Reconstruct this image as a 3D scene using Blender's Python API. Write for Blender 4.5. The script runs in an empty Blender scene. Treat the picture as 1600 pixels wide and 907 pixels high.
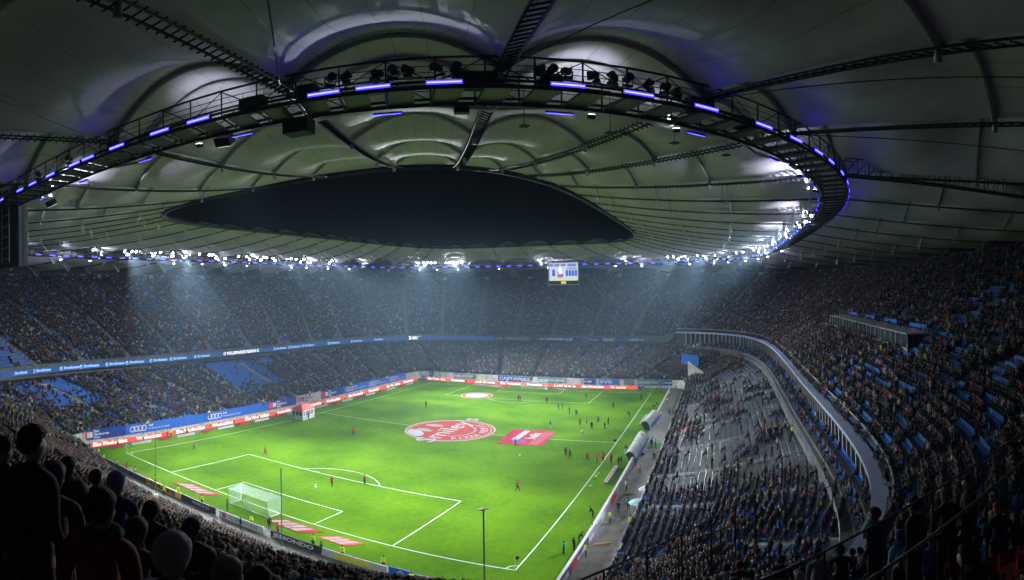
import bpy, bmesh, math, random
import numpy as np
from mathutils import Matrix, Vector

random.seed(7)
rng = np.random.default_rng(11)
SC = bpy.context.scene
COL = SC.collection
PI = math.pi

# ------------------------------------------------------------------ camera (a stitched panorama)
CAM = np.array([-102.663, -53.293, 28.886])
YAW, ROLL, FPX, V0 = 0.367185, -0.011035, 885.707, 1.452
_f = np.array([math.cos(YAW), math.sin(YAW), 0.0])
_r0 = np.array([math.sin(YAW), -math.cos(YAW), 0.0])
_u0 = np.array([0, 0, 1.0])
RGT = _r0 * math.cos(ROLL) + _u0 * math.sin(ROLL)
UPV = -_r0 * math.sin(ROLL) + _u0 * math.cos(ROLL)
cam_d = bpy.data.cameras.new("camera")
cam_d.type = 'PANO'
cam_d.panorama_type = 'EQUIRECTANGULAR'
cam_d.longitude_min = -800 / FPX
cam_d.longitude_max = 800 / FPX
cam_d.latitude_min = -(453.5 - V0) / FPX
cam_d.latitude_max = (453.5 + V0) / FPX
cam_d.clip_start = 0.05
cam_d.clip_end = 2000
cam = bpy.data.objects.new("camera", cam_d)
COL.objects.link(cam)
cam.matrix_world = Matrix(((RGT[0], UPV[0], -_f[0], CAM[0]), (RGT[1], UPV[1], -_f[1], CAM[1]),
                           (RGT[2], UPV[2], -_f[2], CAM[2]), (0, 0, 0, 1)))
SC.camera = cam

# ------------------------------------------------------------------ night sky, moonlight, exposure
W = bpy.data.worlds.new("World")
SC.world = W
W.use_nodes = True
wn = W.node_tree
sky = wn.nodes.new('ShaderNodeTexSky')
sky.sky_type = 'NISHITA'
sky.sun_disc = False
sky.sun_elevation = math.radians(8)
sky.sun_rotation = math.radians(210)
wn.links.new(sky.outputs[0], wn.nodes['Background'].inputs[0])
wn.nodes['Background'].inputs[1].default_value = 0.0004
moon_d = bpy.data.lights.new("moonlight", 'SUN')
moon_d.energy = 0.004
moon_d.angle = math.radians(0.5)
moon = bpy.data.objects.new("moonlight", moon_d)
moon.rotation_euler = (math.radians(82), 0, math.radians(150))
COL.objects.link(moon)
SC.view_settings.view_transform = 'Standard'
SC.view_settings.look = 'None'
SC.view_settings.exposure = 0.0
SC.view_settings.gamma = 1.0
SC.view_settings.use_curve_mapping = False
SC.render.engine = 'CYCLES'
cy = SC.cycles
cy.use_denoising = True
cy.max_bounces = 6
cy.diffuse_bounces = 4
cy.glossy_bounces = 2
cy.transmission_bounces = 3
cy.transparent_max_bounces = 12
cy.volume_bounces = 0
cy.sample_clamp_indirect = 4
cy.use_adaptive_sampling = True
cy.adaptive_threshold = 0.02
cy.use_light_tree = True
SPOT_W = 225000.0
HAZE = 0.00048


# ------------------------------------------------------------------ camera geometry helpers
def ray(px, py):
    th = (px - 800) / FPX
    ph = (453.5 + V0 - py) / FPX
    return _f * math.cos(ph) * math.cos(th) + RGT * math.cos(ph) * math.sin(th) + UPV * math.sin(ph)


def at(px, py, z=0.0):
    d = ray(px, py)
    return CAM + d * (z - CAM[2]) / d[2]


def project(p):
    d = np.asarray(p, float) - CAM
    x, y, z = d @ RGT, d @ UPV, d @ _f
    th = np.arctan2(x, z)
    ph = np.arctan2(y, np.hypot(x, z))
    return 800 + FPX * th, 453.5 + V0 - FPX * ph


# ------------------------------------------------------------------ materials
def mat(name, color, rough=0.7, metal=0.0, noise=0.0, scale=3.0, emis=None, estr=0.0, spec=0.3, bump=0.0, color2=None, detail=4.0):
    m = bpy.data.materials.new(name)
    m.use_nodes = True
    nt = m.node_tree
    b = nt.nodes['Principled BSDF']
    b.inputs['Base Color'].default_value = (*color, 1)
    b.inputs['Roughness'].default_value = rough
    b.inputs['Metallic'].default_value = metal
    b.inputs['Specular IOR Level'].default_value = spec
    if noise > 0 or color2:
        tc = nt.nodes.new('ShaderNodeTexCoord')
        nz = nt.nodes.new('ShaderNodeTexNoise')
        nz.inputs['Scale'].default_value = scale
        nz.inputs['Detail'].default_value = detail
        nt.links.new(tc.outputs['Object'], nz.inputs['Vector'])
        rp = nt.nodes.new('ShaderNodeValToRGB')
        c2 = color2 or tuple(min(1, c * (1 + noise)) for c in color)
        c1 = color if color2 else tuple(c * (1 - noise) for c in color)
        rp.color_ramp.elements[0].position = 0.3
        rp.color_ramp.elements[1].position = 0.7
        rp.color_ramp.elements[0].color = (*c1, 1)
        rp.color_ramp.elements[1].color = (*c2, 1)
        nt.links.new(nz.outputs[0], rp.inputs[0])
        nt.links.new(rp.outputs[0], b.inputs['Base Color'])
        if bump:
            bp = nt.nodes.new('ShaderNodeBump')
            bp.inputs['Strength'].default_value = bump
            nt.links.new(nz.outputs[0], bp.inputs['Height'])
            nt.links.new(bp.outputs[0], b.inputs['Normal'])
    if emis:
        b.inputs['Emission Color'].default_value = (*emis, 1)
        b.inputs['Emission Strength'].default_value = estr
    return m


def obj_color_mat(name, rough=0.85, noise=0.25, instancer=False):
    m = bpy.data.materials.new(name)
    m.use_nodes = True
    nt = m.node_tree
    b = nt.nodes['Principled BSDF']
    b.inputs['Roughness'].default_value = rough
    b.inputs['Specular IOR Level'].default_value = 0.15
    if instancer:
        a = nt.nodes.new('ShaderNodeAttribute')
        a.attribute_type = 'INSTANCER'
        a.attribute_name = 'tint'
        src = a.outputs['Color']
    else:
        a = nt.nodes.new('ShaderNodeObjectInfo')
        src = a.outputs['Color']
    tc = nt.nodes.new('ShaderNodeTexCoord')
    nz = nt.nodes.new('ShaderNodeTexNoise')
    nz.inputs['Scale'].default_value = 6
    nt.links.new(tc.outputs['Object'], nz.inputs['Vector'])
    mr = nt.nodes.new('ShaderNodeMapRange')
    mr.inputs['To Min'].default_value = 1 - noise
    mr.inputs['To Max'].default_value = 1 + noise
    nt.links.new(nz.outputs[0], mr.inputs['Value'])
    vm = nt.nodes.new('ShaderNodeVectorMath')
    vm.operation = 'SCALE'
    nt.links.new(src, vm.inputs[0])
    nt.links.new(mr.outputs[0], vm.inputs['Scale'])
    nt.links.new(vm.outputs[0], b.inputs['Base Color'])
    if name == 'hair_strands':
        mp = nt.nodes.new('ShaderNodeMapping'); mp.inputs['Scale'].default_value = (1, 1, 0.25)
        n2 = nt.nodes.new('ShaderNodeTexNoise'); n2.inputs['Scale'].default_value = 110; n2.inputs['Detail'].default_value = 5
        nt.links.new(tc.outputs['Object'], mp.inputs[0]); nt.links.new(mp.outputs[0], n2.inputs['Vector'])
        bp = nt.nodes.new('ShaderNodeBump'); bp.inputs['Strength'].default_value = 0.9; bp.inputs['Distance'].default_value = 0.02
        nt.links.new(n2.outputs[0], bp.inputs['Height']); nt.links.new(bp.outputs[0], b.inputs['Normal'])
    return m


def grass_mat():
    m = bpy.data.materials.new('mown_grass')
    m.use_nodes = True
    nt = m.node_tree
    b = nt.nodes['Principled BSDF']
    b.inputs['Roughness'].default_value = 0.85
    b.inputs['Specular IOR Level'].default_value = 0.02
    tc = nt.nodes.new('ShaderNodeTexCoord')
    def noise(sc, det):
        n = nt.nodes.new('ShaderNodeTexNoise')
        n.inputs['Scale'].default_value = sc
        n.inputs['Detail'].default_value = det
        nt.links.new(tc.outputs['Object'], n.inputs['Vector'])
        return n
    n1, n2, n3 = noise(0.09, 5), noise(1.1, 6), noise(9, 3)
    sep = nt.nodes.new('ShaderNodeSeparateXYZ')
    nt.links.new(tc.outputs['Object'], sep.inputs[0])
    w = nt.nodes.new('ShaderNodeMath'); w.operation = 'MULTIPLY'; w.inputs[1].default_value = 2 * PI / 11.0
    nt.links.new(sep.outputs['X'], w.inputs[0])
    s = nt.nodes.new('ShaderNodeMath'); s.operation = 'SINE'
    nt.links.new(w.outputs[0], s.inputs[0])
    def madd(a, k, c):
        x = nt.nodes.new('ShaderNodeMath'); x.operation = 'MULTIPLY_ADD'
        nt.links.new(a, x.inputs[0]); x.inputs[1].default_value = k
        if isinstance(c, float): x.inputs[2].default_value = c
        else: nt.links.new(c, x.inputs[2])
        return x.outputs[0]
    v = madd(n1.outputs[0], 1.3, -0.48)
    v = madd(n2.outputs[0], 0.45, v)
    v = madd(n3.outputs[0], 0.35, v)
    v = madd(s.outputs[0], 0.05, v)
    rp = nt.nodes.new('ShaderNodeValToRGB')
    e = rp.color_ramp.elements
    e[0].position = 0.1; e[0].color = (0.026, 0.088, 0.002, 1)
    e[1].position = 0.9; e[1].color = (0.125, 0.255, 0.005, 1)
    nt.links.new(v, rp.inputs[0])
    nt.links.new(rp.outputs[0], b.inputs['Base Color'])
    bp = nt.nodes.new('ShaderNodeBump'); bp.inputs['Strength'].default_value = 0.3
    nt.links.new(n3.outputs[0], bp.inputs['Height'])
    nt.links.new(bp.outputs[0], b.inputs['Normal'])
    return m


def membrane_mat():
    m = bpy.data.materials.new('coated_fabric')
    m.use_nodes = True
    nt = m.node_tree
    out = nt.nodes['Material Output']
    b = nt.nodes['Principled BSDF']
    b.inputs['Roughness'].default_value = 0.55
    b.inputs['Specular IOR Level'].default_value = 0.3
    tc = nt.nodes.new('ShaderNodeTexCoord')
    n = nt.nodes.new('ShaderNodeTexNoise'); n.inputs['Scale'].default_value = 0.35; n.inputs['Detail'].default_value = 7
    nt.links.new(tc.outputs['Object'], n.inputs['Vector'])
    rp = nt.nodes.new('ShaderNodeValToRGB')
    rp.color_ramp.elements[0].position = 0.3
    rp.color_ramp.elements[0].color = (0.69, 0.59, 0.70, 1)
    rp.color_ramp.elements[1].position = 0.7
    rp.color_ramp.elements[1].color = (0.84, 0.72, 0.85, 1)
    nt.links.new(n.outputs[0], rp.inputs[0])
    # fine welded seams of the cloth
    uv = nt.nodes.new('ShaderNodeUVMap')
    sp = nt.nodes.new('ShaderNodeSeparateXYZ')
    nt.links.new(uv.outputs[0], sp.inputs[0])
    fr = nt.nodes.new('ShaderNodeMath'); fr.operation = 'FRACT'
    ml = nt.nodes.new('ShaderNodeMath'); ml.operation = 'MULTIPLY'; ml.inputs[1].default_value = 6
    nt.links.new(sp.outputs['X'], ml.inputs[0]); nt.links.new(ml.outputs[0], fr.inputs[0])
    lt = nt.nodes.new('ShaderNodeMath'); lt.operation = 'LESS_THAN'; lt.inputs[1].default_value = 0.03
    nt.links.new(fr.outputs[0], lt.inputs[0])
    mx = nt.nodes.new('ShaderNodeMix'); mx.data_type = 'RGBA'
    nt.links.new(lt.outputs[0], mx.inputs['Factor'])
    nt.links.new(rp.outputs[0], mx.inputs['A'])
    mx.inputs['B'].default_value = (0.45, 0.42, 0.46, 1)
    nt.links.new(mx.outputs['Result'], b.inputs['Base Color'])
    n2 = nt.nodes.new('ShaderNodeTexNoise'); n2.inputs['Scale'].default_value = 0.55; n2.inputs['Detail'].default_value = 3
    mp = nt.nodes.new('ShaderNodeMapping'); mp.inputs['Scale'].default_value = (1, 1, 3)
    nt.links.new(tc.outputs['Object'], mp.inputs[0]); nt.links.new(mp.outputs[0], n2.inputs['Vector'])
    bp = nt.nodes.new('ShaderNodeBump'); bp.inputs['Strength'].default_value = 0.35; bp.inputs['Distance'].default_value = 0.25
    nt.links.new(n2.outputs[0], bp.inputs['Height']); nt.links.new(bp.outputs[0], b.inputs['Normal'])
    tr = nt.nodes.new('ShaderNodeBsdfTranslucent')
    nt.links.new(mx.outputs['Result'], tr.inputs[0])
    ms = nt.nodes.new('ShaderNodeMixShader'); ms.inputs[0].default_value = 0.12
    nt.links.new(b.outputs[0], ms.inputs[1]); nt.links.new(tr.outputs[0], ms.inputs[2])
    nt.links.new(ms.outputs[0], out.inputs[0])
    return m


def net_mat():
    m = bpy.data.materials.new('goal_netting')
    m.use_nodes = True
    nt = m.node_tree
    out = nt.nodes['Material Output']
    b = nt.nodes['Principled BSDF']
    b.inputs['Base Color'].default_value = (0.75, 0.8, 0.78, 1)
    tr = nt.nodes.new('ShaderNodeBsdfTransparent')
    ms = nt.nodes.new('ShaderNodeMixShader'); ms.inputs[0].default_value = 0.3
    nt.links.new(tr.outputs[0], ms.inputs[1]); nt.links.new(b.outputs[0], ms.inputs[2])
    nt.links.new(ms.outputs[0], out.inputs[0])
    return m


M = {
    'grass': grass_mat(),
    'line': mat('line_paint', (0.62, 0.66, 0.58), noise=0.12, scale=4),
    'track': mat('worn_asphalt', (0.13, 0.115, 0.10), noise=0.3, scale=0.8, bump=0.2),
    'ground': mat('outer_ground', (0.05, 0.05, 0.05), noise=0.2),
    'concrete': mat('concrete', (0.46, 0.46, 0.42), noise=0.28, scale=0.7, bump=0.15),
    'concrete_dark': mat('dark_concrete', (0.11, 0.11, 0.12), noise=0.3, scale=0.6),  # darker tone for the upper tier, concourse, soffit and outer walls
    'stair': mat('stair_concrete', (0.18, 0.18, 0.18), noise=0.2, scale=2),
    'bandgrey': mat('cladding_grey', (0.52, 0.53, 0.56), rough=0.5, noise=0.08, scale=1.5),
    'metal': mat('brushed_metal', (0.50, 0.52, 0.58), rough=0.32, metal=0.6, noise=0.15, scale=2),
    'black': mat('black_steel', (0.018, 0.018, 0.022), rough=0.5, noise=0.3, scale=8),
    'dark': mat('dark_casing', (0.03, 0.03, 0.036), rough=0.6, noise=0.2, scale=5),
    'railsteel': mat('handrail_steel', (0.10, 0.10, 0.11), rough=0.5, noise=0.1),
    'roofmetal': mat('folded_metal_roof', (0.50, 0.55, 0.78), rough=0.38, metal=0.25, noise=0.12, scale=1.2),
    'grating': mat('steel_grating', (0.13, 0.13, 0.14), rough=0.5, noise=0.2, scale=6),
    'whitesteel': mat('painted_steel', (0.62, 0.62, 0.60), rough=0.45, noise=0.1, scale=2),
    'archsteel': mat('arch_steel', (0.34, 0.33, 0.31), rough=0.5, noise=0.15, scale=1),
    'membrane': membrane_mat(),
    'led': mat('blue_led', (0.05, 0.05, 0.4), emis=(0.02, 0.012, 1.0), estr=9.0),
    'ledw': mat('led_core', (0.4, 0.4, 0.8), emis=(0.35, 0.38, 1.0), estr=2.6),
    'lamp': mat('lamp_glass', (0.9, 0.95, 1), emis=(0.82, 0.93, 1.0), estr=45.0),
    'lampsoft': mat('walkway_lamp_glass', (0.9, 0.95, 1), emis=(0.85, 0.93, 1.0), estr=22.0),
    'seat': mat('blue_seat_plastic', (0.025, 0.13, 0.50), rough=0.4, noise=0.15, scale=3, spec=0.5),
    'seatlight': mat('sky_blue_seat_plastic', (0.03, 0.18, 0.50), rough=0.4, noise=0.15, scale=3, spec=0.5),
    'seatnavy': mat('navy_seat_plastic', (0.012, 0.03, 0.12), rough=0.4, noise=0.15, scale=3, spec=0.5),
    'seatred': mat('red_seat_plastic', (0.30, 0.02, 0.02), rough=0.5, noise=0.15, scale=3),
    'boardblue': mat('blue_board', (0.015, 0.12, 0.52), rough=0.45, noise=0.08, scale=1),
    'boardnavy': mat('navy_board', (0.01, 0.045, 0.26), rough=0.45, noise=0.08, scale=1),
    'ledred': mat('red_led_board', (0.5, 0.05, 0.03), emis=(1.0, 0.10, 0.06), estr=0.75),
    'ledtext': mat('white_led_text', (0.8, 0.8, 0.8), emis=(1, 0.97, 0.95), estr=0.9),
    'bandled': mat('blue_led_band', (0.02, 0.08, 0.3), emis=(0.035, 0.12, 0.36), estr=0.32),
    'bandtext': mat('pale_led_text', (0.3, 0.5, 0.8), emis=(0.35, 0.58, 0.95), estr=0.55),
    'white': mat('white_paint', (0.66, 0.67, 0.68), rough=0.5, noise=0.06),
    'offwhite': mat('off_white_vinyl', (0.50, 0.52, 0.54), rough=0.6, noise=0.12, scale=0.8),
    'yellow': mat('yellow_vinyl', (0.72, 0.46, 0.02), rough=0.5, noise=0.08),
    'lemon': mat('lemon_paint', (0.75, 0.72, 0.03), rough=0.5),
    'blackvinyl': mat('black_vinyl', (0.02, 0.02, 0.022), rough=0.5, noise=0.1),
    'red': mat('red_vinyl', (0.62, 0.07, 0.05), rough=0.6, noise=0.12, scale=1.2),
    'pink': mat('faded_red_carpet', (0.40, 0.075, 0.065), rough=0.95, spec=0.0, noise=0.22, scale=0.9),
    'magenta': mat('magenta_carpet', (0.40, 0.045, 0.08), rough=0.95, spec=0.0, noise=0.2, scale=0.9),
    'carpetwhite': mat('carpet_white', (0.42, 0.42, 0.43), rough=0.95, noise=0.1, spec=0.0),
    'greytint': mat('grey_print', (0.25, 0.28, 0.27), rough=0.9, noise=0.1),
    'indigo': mat('indigo_print', (0.10, 0.06, 0.30), rough=0.8),
    'lilac': mat('lilac_board', (0.34, 0.28, 0.46), rough=0.5, noise=0.1),
    'purple': mat('purple_board', (0.10, 0.06, 0.22), rough=0.5, noise=0.1),
    'netting': net_mat(),
    'greenpole': mat('green_paint', (0.05, 0.20, 0.13), rough=0.5, noise=0.1),
    'greencarpet': mat('green_carpet', (0.06, 0.22, 0.04), rough=0.9, noise=0.15),
    'orange': mat('orange_hose', (0.62, 0.28, 0.05), rough=0.6),
    'cyan': mat('pale_cyan_cloth', (0.32, 0.55, 0.6), rough=0.7, noise=0.1),
    'jacket': obj_color_mat('jacket_cloth'),
    'skin': mat('skin', (0.27, 0.16, 0.12), rough=0.6),
    'trousers': mat('dark_trousers', (0.018, 0.019, 0.026), rough=0.85, noise=0.3, scale=5),
    'shoe': mat('shoe', (0.10, 0.10, 0.10), rough=0.6),
    'hair': obj_color_mat('hair_strands', 0.7, 0.5),
    'icrowd': obj_color_mat('crowd_cloth', instancer=True),
    'ihair': mat('dark_hair', (0.035, 0.026, 0.02), rough=0.8),
    'ball': mat('ball_white', (0.8, 0.8, 0.8), rough=0.4),
    'winlight': mat('lit_window', (0.5, 0.6, 0.3), emis=(0.55, 0.75, 0.30), estr=0.35),
    'winwhite': mat('lit_doorway', (0.8, 0.9, 0.7), emis=(0.85, 1.0, 0.7), estr=0.9),
    'glass': mat('facade_glass', (0.05, 0.06, 0.08), rough=0.15, spec=0.6),
    'teal': mat('banner_teal', (0.10, 0.20, 0.24), rough=0.8, noise=0.3, scale=1),
    'bannergrey': mat('banner_grey', (0.16, 0.18, 0.19), rough=0.8, noise=0.3, scale=1),
    'scr_sky': mat('screen_pale', (0, 0, 0), emis=(0.62, 0.70, 1.0), estr=1.0),
    'scr_blue': mat('screen_blue', (0, 0, 0), emis=(0.04, 0.12, 0.55), estr=1.0),
    'scr_mid': mat('screen_greyblue', (0, 0, 0), emis=(0.20, 0.26, 0.50), estr=1.0),
    'scr_white': mat('screen_white', (0, 0, 0), emis=(1.0, 0.98, 0.95), estr=1.1),
    'scr_red': mat('screen_red', (0, 0, 0), emis=(0.85, 0.08, 0.14), estr=1.0),
    'scr_lawn': mat('screen_lawn', (0, 0, 0), emis=(0.75, 0.85, 0.55), estr=0.9),
    'scr_yellow': mat('screen_yellow', (0, 0, 0), emis=(0.9, 0.7, 0.03), estr=1.0),
}


# ------------------------------------------------------------------ mesh helpers
class MB:
    def __init__(s):
        s.v, s.f, s.m = [], [], []

    def add(s, vs, fs, mi=0):
        o = len(s.v)
        s.v.extend([tuple(map(float, v)) for v in vs])
        for f in fs:
            s.f.append(tuple(o + i for i in f)); s.m.append(mi)

    def box(s, c, d, rz=0.0, mi=0):
        x, y, z = d[0] / 2, d[1] / 2, d[2] / 2
        ca, sa = math.cos(rz), math.sin(rz)
        vs = []
        for dz in (-z, z):
            for dx, dy in ((-x, -y), (x, -y), (x, y), (-x, y)):
                vs.append((c[0] + dx * ca - dy * sa, c[1] + dx * sa + dy * ca, c[2] + dz))
        s.add(vs, [(3, 2, 1, 0), (4, 5, 6, 7), (0, 1, 5, 4), (1, 2, 6, 5), (2, 3, 7, 6), (3, 0, 4, 7)], mi)

    def tube(s, pts, r, n=5, closed=False, mi=0, r2=None):
        pts = [np.array(p, float) for p in pts]
        k = len(pts)
        rings = []
        for i, p in enumerate(pts):
            a = pts[(i - 1) % k] if (closed or i > 0) else p
            b = pts[(i + 1) % k] if (closed or i < k - 1) else p
            t = b - a
            t /= (np.linalg.norm(t) + 1e-9)
            ref = np.array([0, 0, 1.0]) if abs(t[2]) < 0.9 else np.array([1.0, 0, 0])
            u = np.cross(t, ref); u /= np.linalg.norm(u)
            w = np.cross(u, t)
            rr = r if r2 is None else r + (r2 - r) * i / (k - 1)
            rings.append([p + rr * (u * math.cos(2 * PI * j / n) + w * math.sin(2 * PI * j / n)) for j in range(n)])
        vs = [v for rg in rings for v in rg]
        fs = []
        for i in range(k if closed else k - 1):
            i2 = (i + 1) % k
            for j in range(n):
                fs.append((i * n + j, i * n + (j + 1) % n, i2 * n + (j + 1) % n, i2 * n + j))
        if not closed:
            fs.append(tuple(range(n))[::-1])
            fs.append(tuple((k - 1) * n + j for j in range(n)))
        s.add(vs, fs, mi)

    def poly(s, pts, z, mi=0):
        s.add([(p[0], p[1], z) for p in pts], [tuple(range(len(pts)))], mi)

    def slab(s, pts, z0, z1, mi=0):
        n = len(pts)
        s.add([(p[0], p[1], z0) for p in pts] + [(p[0], p[1], z1) for p in pts],
              [tuple(range(n))[::-1], tuple(range(n, 2 * n))] + [(i, (i + 1) % n, n + (i + 1) % n, n + i) for i in range(n)], mi)

    def lathe(s, prof, n=16, mi=0, c=(0, 0, 0)):
        vs = [(c[0] + r * math.cos(2 * PI * j / n), c[1] + r * math.sin(2 * PI * j / n), c[2] + z) for r, z in prof for j in range(n)]
        fs = [(i * n + j, i * n + (j + 1) % n, (i + 1) * n + (j + 1) % n, (i + 1) * n + j) for i in range(len(prof) - 1) for j in range(n)]
        fs.append(tuple(range(n))[::-1]); fs.append(tuple((len(prof) - 1) * n + j for j in range(n)))
        s.add(vs, fs, mi)

    def strip(s, A, B, closed=False, mi=0):
        n = len(A)
        k = n if closed else n - 1
        s.add(list(A) + list(B), [(i, (i + 1) % n, n + (i + 1) % n, n + i) for i in range(k)], mi)

    def build(s, name, mats, parent=None, loc=None, rz=0.0, smooth=False):
        me = bpy.data.meshes.new(name)
        me.from_pydata(s.v, [], s.f)
        if not isinstance(mats, (list, tuple)): mats = [mats]
        for m in mats: me.materials.append(M[m] if isinstance(m, str) else m)
        me.polygons.foreach_set('material_index', s.m)
        if smooth: me.polygons.foreach_set('use_smooth', [True] * len(s.f))
        me.update()
        return link(name, me, parent, loc, rz)


def link(name, me, parent=None, loc=None, rz=0.0):
    o = bpy.data.objects.new(name, me)
    COL.objects.link(o)
    if parent is not None: o.parent = parent
    if loc is not None: o.location = tuple(map(float, loc))
    if rz: o.rotation_euler = (0, 0, rz)
    return o


def tag(o, label, cat, group=None, kind=None):
    o['label'] = label
    if cat: o['category'] = cat
    if group: o['group'] = group
    if kind: o['kind'] = kind
    return o


def thing(name, label, cat, loc=(0, 0, 0), rz=0.0, group=None):
    o = link(name, None, None, loc, rz)
    return tag(o, label, cat, group)


def struct(o):
    o['kind'] = 'structure'
    return o


def copy_thing(o, loc, rz, label, group=None):
    c = o.copy(); COL.objects.link(c)
    c.location = tuple(map(float, loc)); c.rotation_euler = (0, 0, rz)
    c['label'] = label
    if group: c['group'] = group
    for ch in o.children:
        d = ch.copy(); COL.objects.link(d); d.parent = c
        for g in ch.children:
            e = g.copy(); COL.objects.link(e); e.parent = d
    return c


ORD = ['first', 'second', 'third', 'fourth', 'fifth', 'sixth', 'seventh', 'eighth', 'ninth', 'tenth', 'eleventh', 'twelfth',
       'thirteenth', 'fourteenth', 'fifteenth', 'sixteenth', 'seventeenth', 'eighteenth', 'nineteenth']
TENS = ['', '', 'twenty', 'thirty', 'forty', 'fifty', 'sixty', 'seventy', 'eighty', 'ninety']
TENTH = ['', '', 'twentieth', 'thirtieth', 'fortieth', 'fiftieth', 'sixtieth', 'seventieth', 'eightieth', 'ninetieth']


def nth(i):
    i += 1
    if i < 20: return ORD[i - 1]
    if i >= 100: return 'hundred and ' + nth(i - 101) if i > 100 else 'hundredth'
    return TENTH[i // 10] if i % 10 == 0 else TENS[i // 10] + '-' + ORD[i % 10 - 1]


def text(body, size, material, parent, loc, rot=(PI / 2, 0, 0), bold=0.0, sx=1.0, align='LEFT', name='lettering', extrude=0.004):
    c = bpy.data.curves.new(name, 'FONT')
    c.body = body; c.size = size; c.offset = bold; c.align_x = align; c.align_y = 'CENTER'
    c.extrude = extrude
    c.resolution_u = 2
    t = bpy.data.objects.new(name, c)
    COL.objects.link(t)
    dg = bpy.context.evaluated_depsgraph_get()
    me = bpy.data.meshes.new_from_object(t.evaluated_get(dg))
    COL.objects.unlink(t); bpy.data.objects.remove(t)
    me.materials.clear(); me.materials.append(M[material])
    o = link(name, me, parent, loc)
    o.rotation_euler = rot
    o.scale = (sx, 1, 1)
    return o


# ------------------------------------------------------------------ plan curves of the stadium
def sp(a, b, n, th):
    th = np.asarray(th, float)
    c, s = np.cos(th), np.sin(th)
    r = (np.abs(c) ** n + np.abs(s) ** n) ** (-1.0 / n)
    return a * r * c, b * r * s


def smooth(x):
    x = np.clip(x, 0, 1)
    return x * x * (3 - 2 * x)


def lower_pt(th, f):
    n = 4.2 + 20.0 * max(0.0, 1 - f) ** 5
    x, y = sp(61 + 21.5 * f, 43.6 + 23.9 * f, n, th)
    deg = np.degrees(np.mod(th, 2 * PI))
    w = smooth((deg - 138) / 26) * smooth((222 - deg) / 16) * (1 - f)      # the near end starts lower and farther back
    return x - 2.2 * w, y, 2.1 + 7.5 * (0.85 * f + 0.15 * f * f) - 1.5 * w + 0 * x


def upper_pt(th, f):
    x, y = sp(84.5 + 39 * f, 69 + 28 * f, 4.0, th)
    x6, y6 = sp(84.5 + 39 * f, 68.6 + 28 * f, 7.0, th)
    z = 13.3 + 20.9 * (1.25 * f - 0.25 * f * f) + 0 * x
    deg = np.degrees(np.mod(th, 2 * PI))
    v = smooth((deg - 214) / 12) * smooth((280 - deg) / 30) * (1 - smooth(f / 0.8))      # squarer near right corner
    x, y = x + (x6 - x) * v, y + (y6 - y) * v
    e = smooth((deg - 150) / 20) * smooth((224 - deg) / 10) * (1 - smooth(f / 0.5))       # the near end reaches farther forward
    x = x + 1.8 * e
    w = smooth((deg - 219) / 8) * smooth((333 - deg) / 5) * (1 - smooth(f / 0.5))
    y = y + 2.4 * w
    z = z + 1.7 * w
    return x, y, z


def inward(fn, th, f):
    e = 0.004
    x0, y0, _ = fn(th - e, f); x1, y1, _ = fn(th + e, f)
    tx, ty = x1 - x0, y1 - y0
    L = np.hypot(tx, ty)
    return -ty / L, tx / L


TIERS = {'lower': (lower_pt, 27), 'upper': (upper_pt, 40)}


def bowl_hit(px, py, h=0.0):
    d = ray(px, py)
    best = None
    for tn, (fn, K) in TIERS.items():
        for k in range(K):
            f = k / K
            th = np.linspace(0, 2 * PI, 1440, endpoint=False)
            x, y, z = fn(th, f)
            P = np.stack([x, y, z + h], 1) - CAM
            D = P @ d
            perp = np.linalg.norm(P - D[:, None] * d, axis=1) / np.maximum(D, 1e-6)
            perp[D < 2] = 9
            i = perp.argmin()
            if perp[i] < 0.012 and (best is None or perp[i] < best[0]):
                best = (perp[i], np.array([x[i], y[i], z[i]]), tn, k, th[i])
    return best


# ------------------------------------------------------------------ ground, pitch, track
g = MB(); g.poly([(-700, -700), (700, -700), (700, 700), (-700, 700)], -0.012)
struct(g.build('ground', 'ground'))
g = MB()
th = np.linspace(0, 2 * PI, 120, endpoint=False)
x, y = sp(70, 52, 16, th); g.poly(list(zip(x, y)), 0.0)
struct(g.build('perimeter_track', 'track'))
g = MB(); g.poly([(-57.0, -38.6), (57.0, -38.6), (57.0, 39.4), (-57.0, 39.4)], 0.006)
struct(g.build('grass_pitch', 'grass'))
g = MB()
ZL, LW = 0.012, 0.13
def hline(x0, y0, x1, y1, w=LW):
    dx, dy = x1 - x0, y1 - y0
    L = math.hypot(dx, dy); nx, ny = -dy / L * w / 2, dx / L * w / 2
    ex, ey = dx / L * w / 2, dy / L * w / 2
    g.poly([(x0 - ex - nx, y0 - ey - ny), (x1 + ex - nx, y1 + ey - ny), (x1 + ex + nx, y1 + ey + ny), (x0 - ex + nx, y0 - ey + ny)], hline.z)
    hline.z += 0.0006
hline.z = ZL
def arc(cx, cy, r, a0, a1, n=48, w=LW):
    A = [(cx + (r - w / 2) * math.cos(t), cy + (r - w / 2) * math.sin(t), hline.z) for t in np.linspace(a0, a1, n)]
    B = [(cx + (r + w / 2) * math.cos(t), cy + (r + w / 2) * math.sin(t), hline.z) for t in np.linspace(a0, a1, n)]
    g.strip(B, A); hline.z += 0.0006
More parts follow.
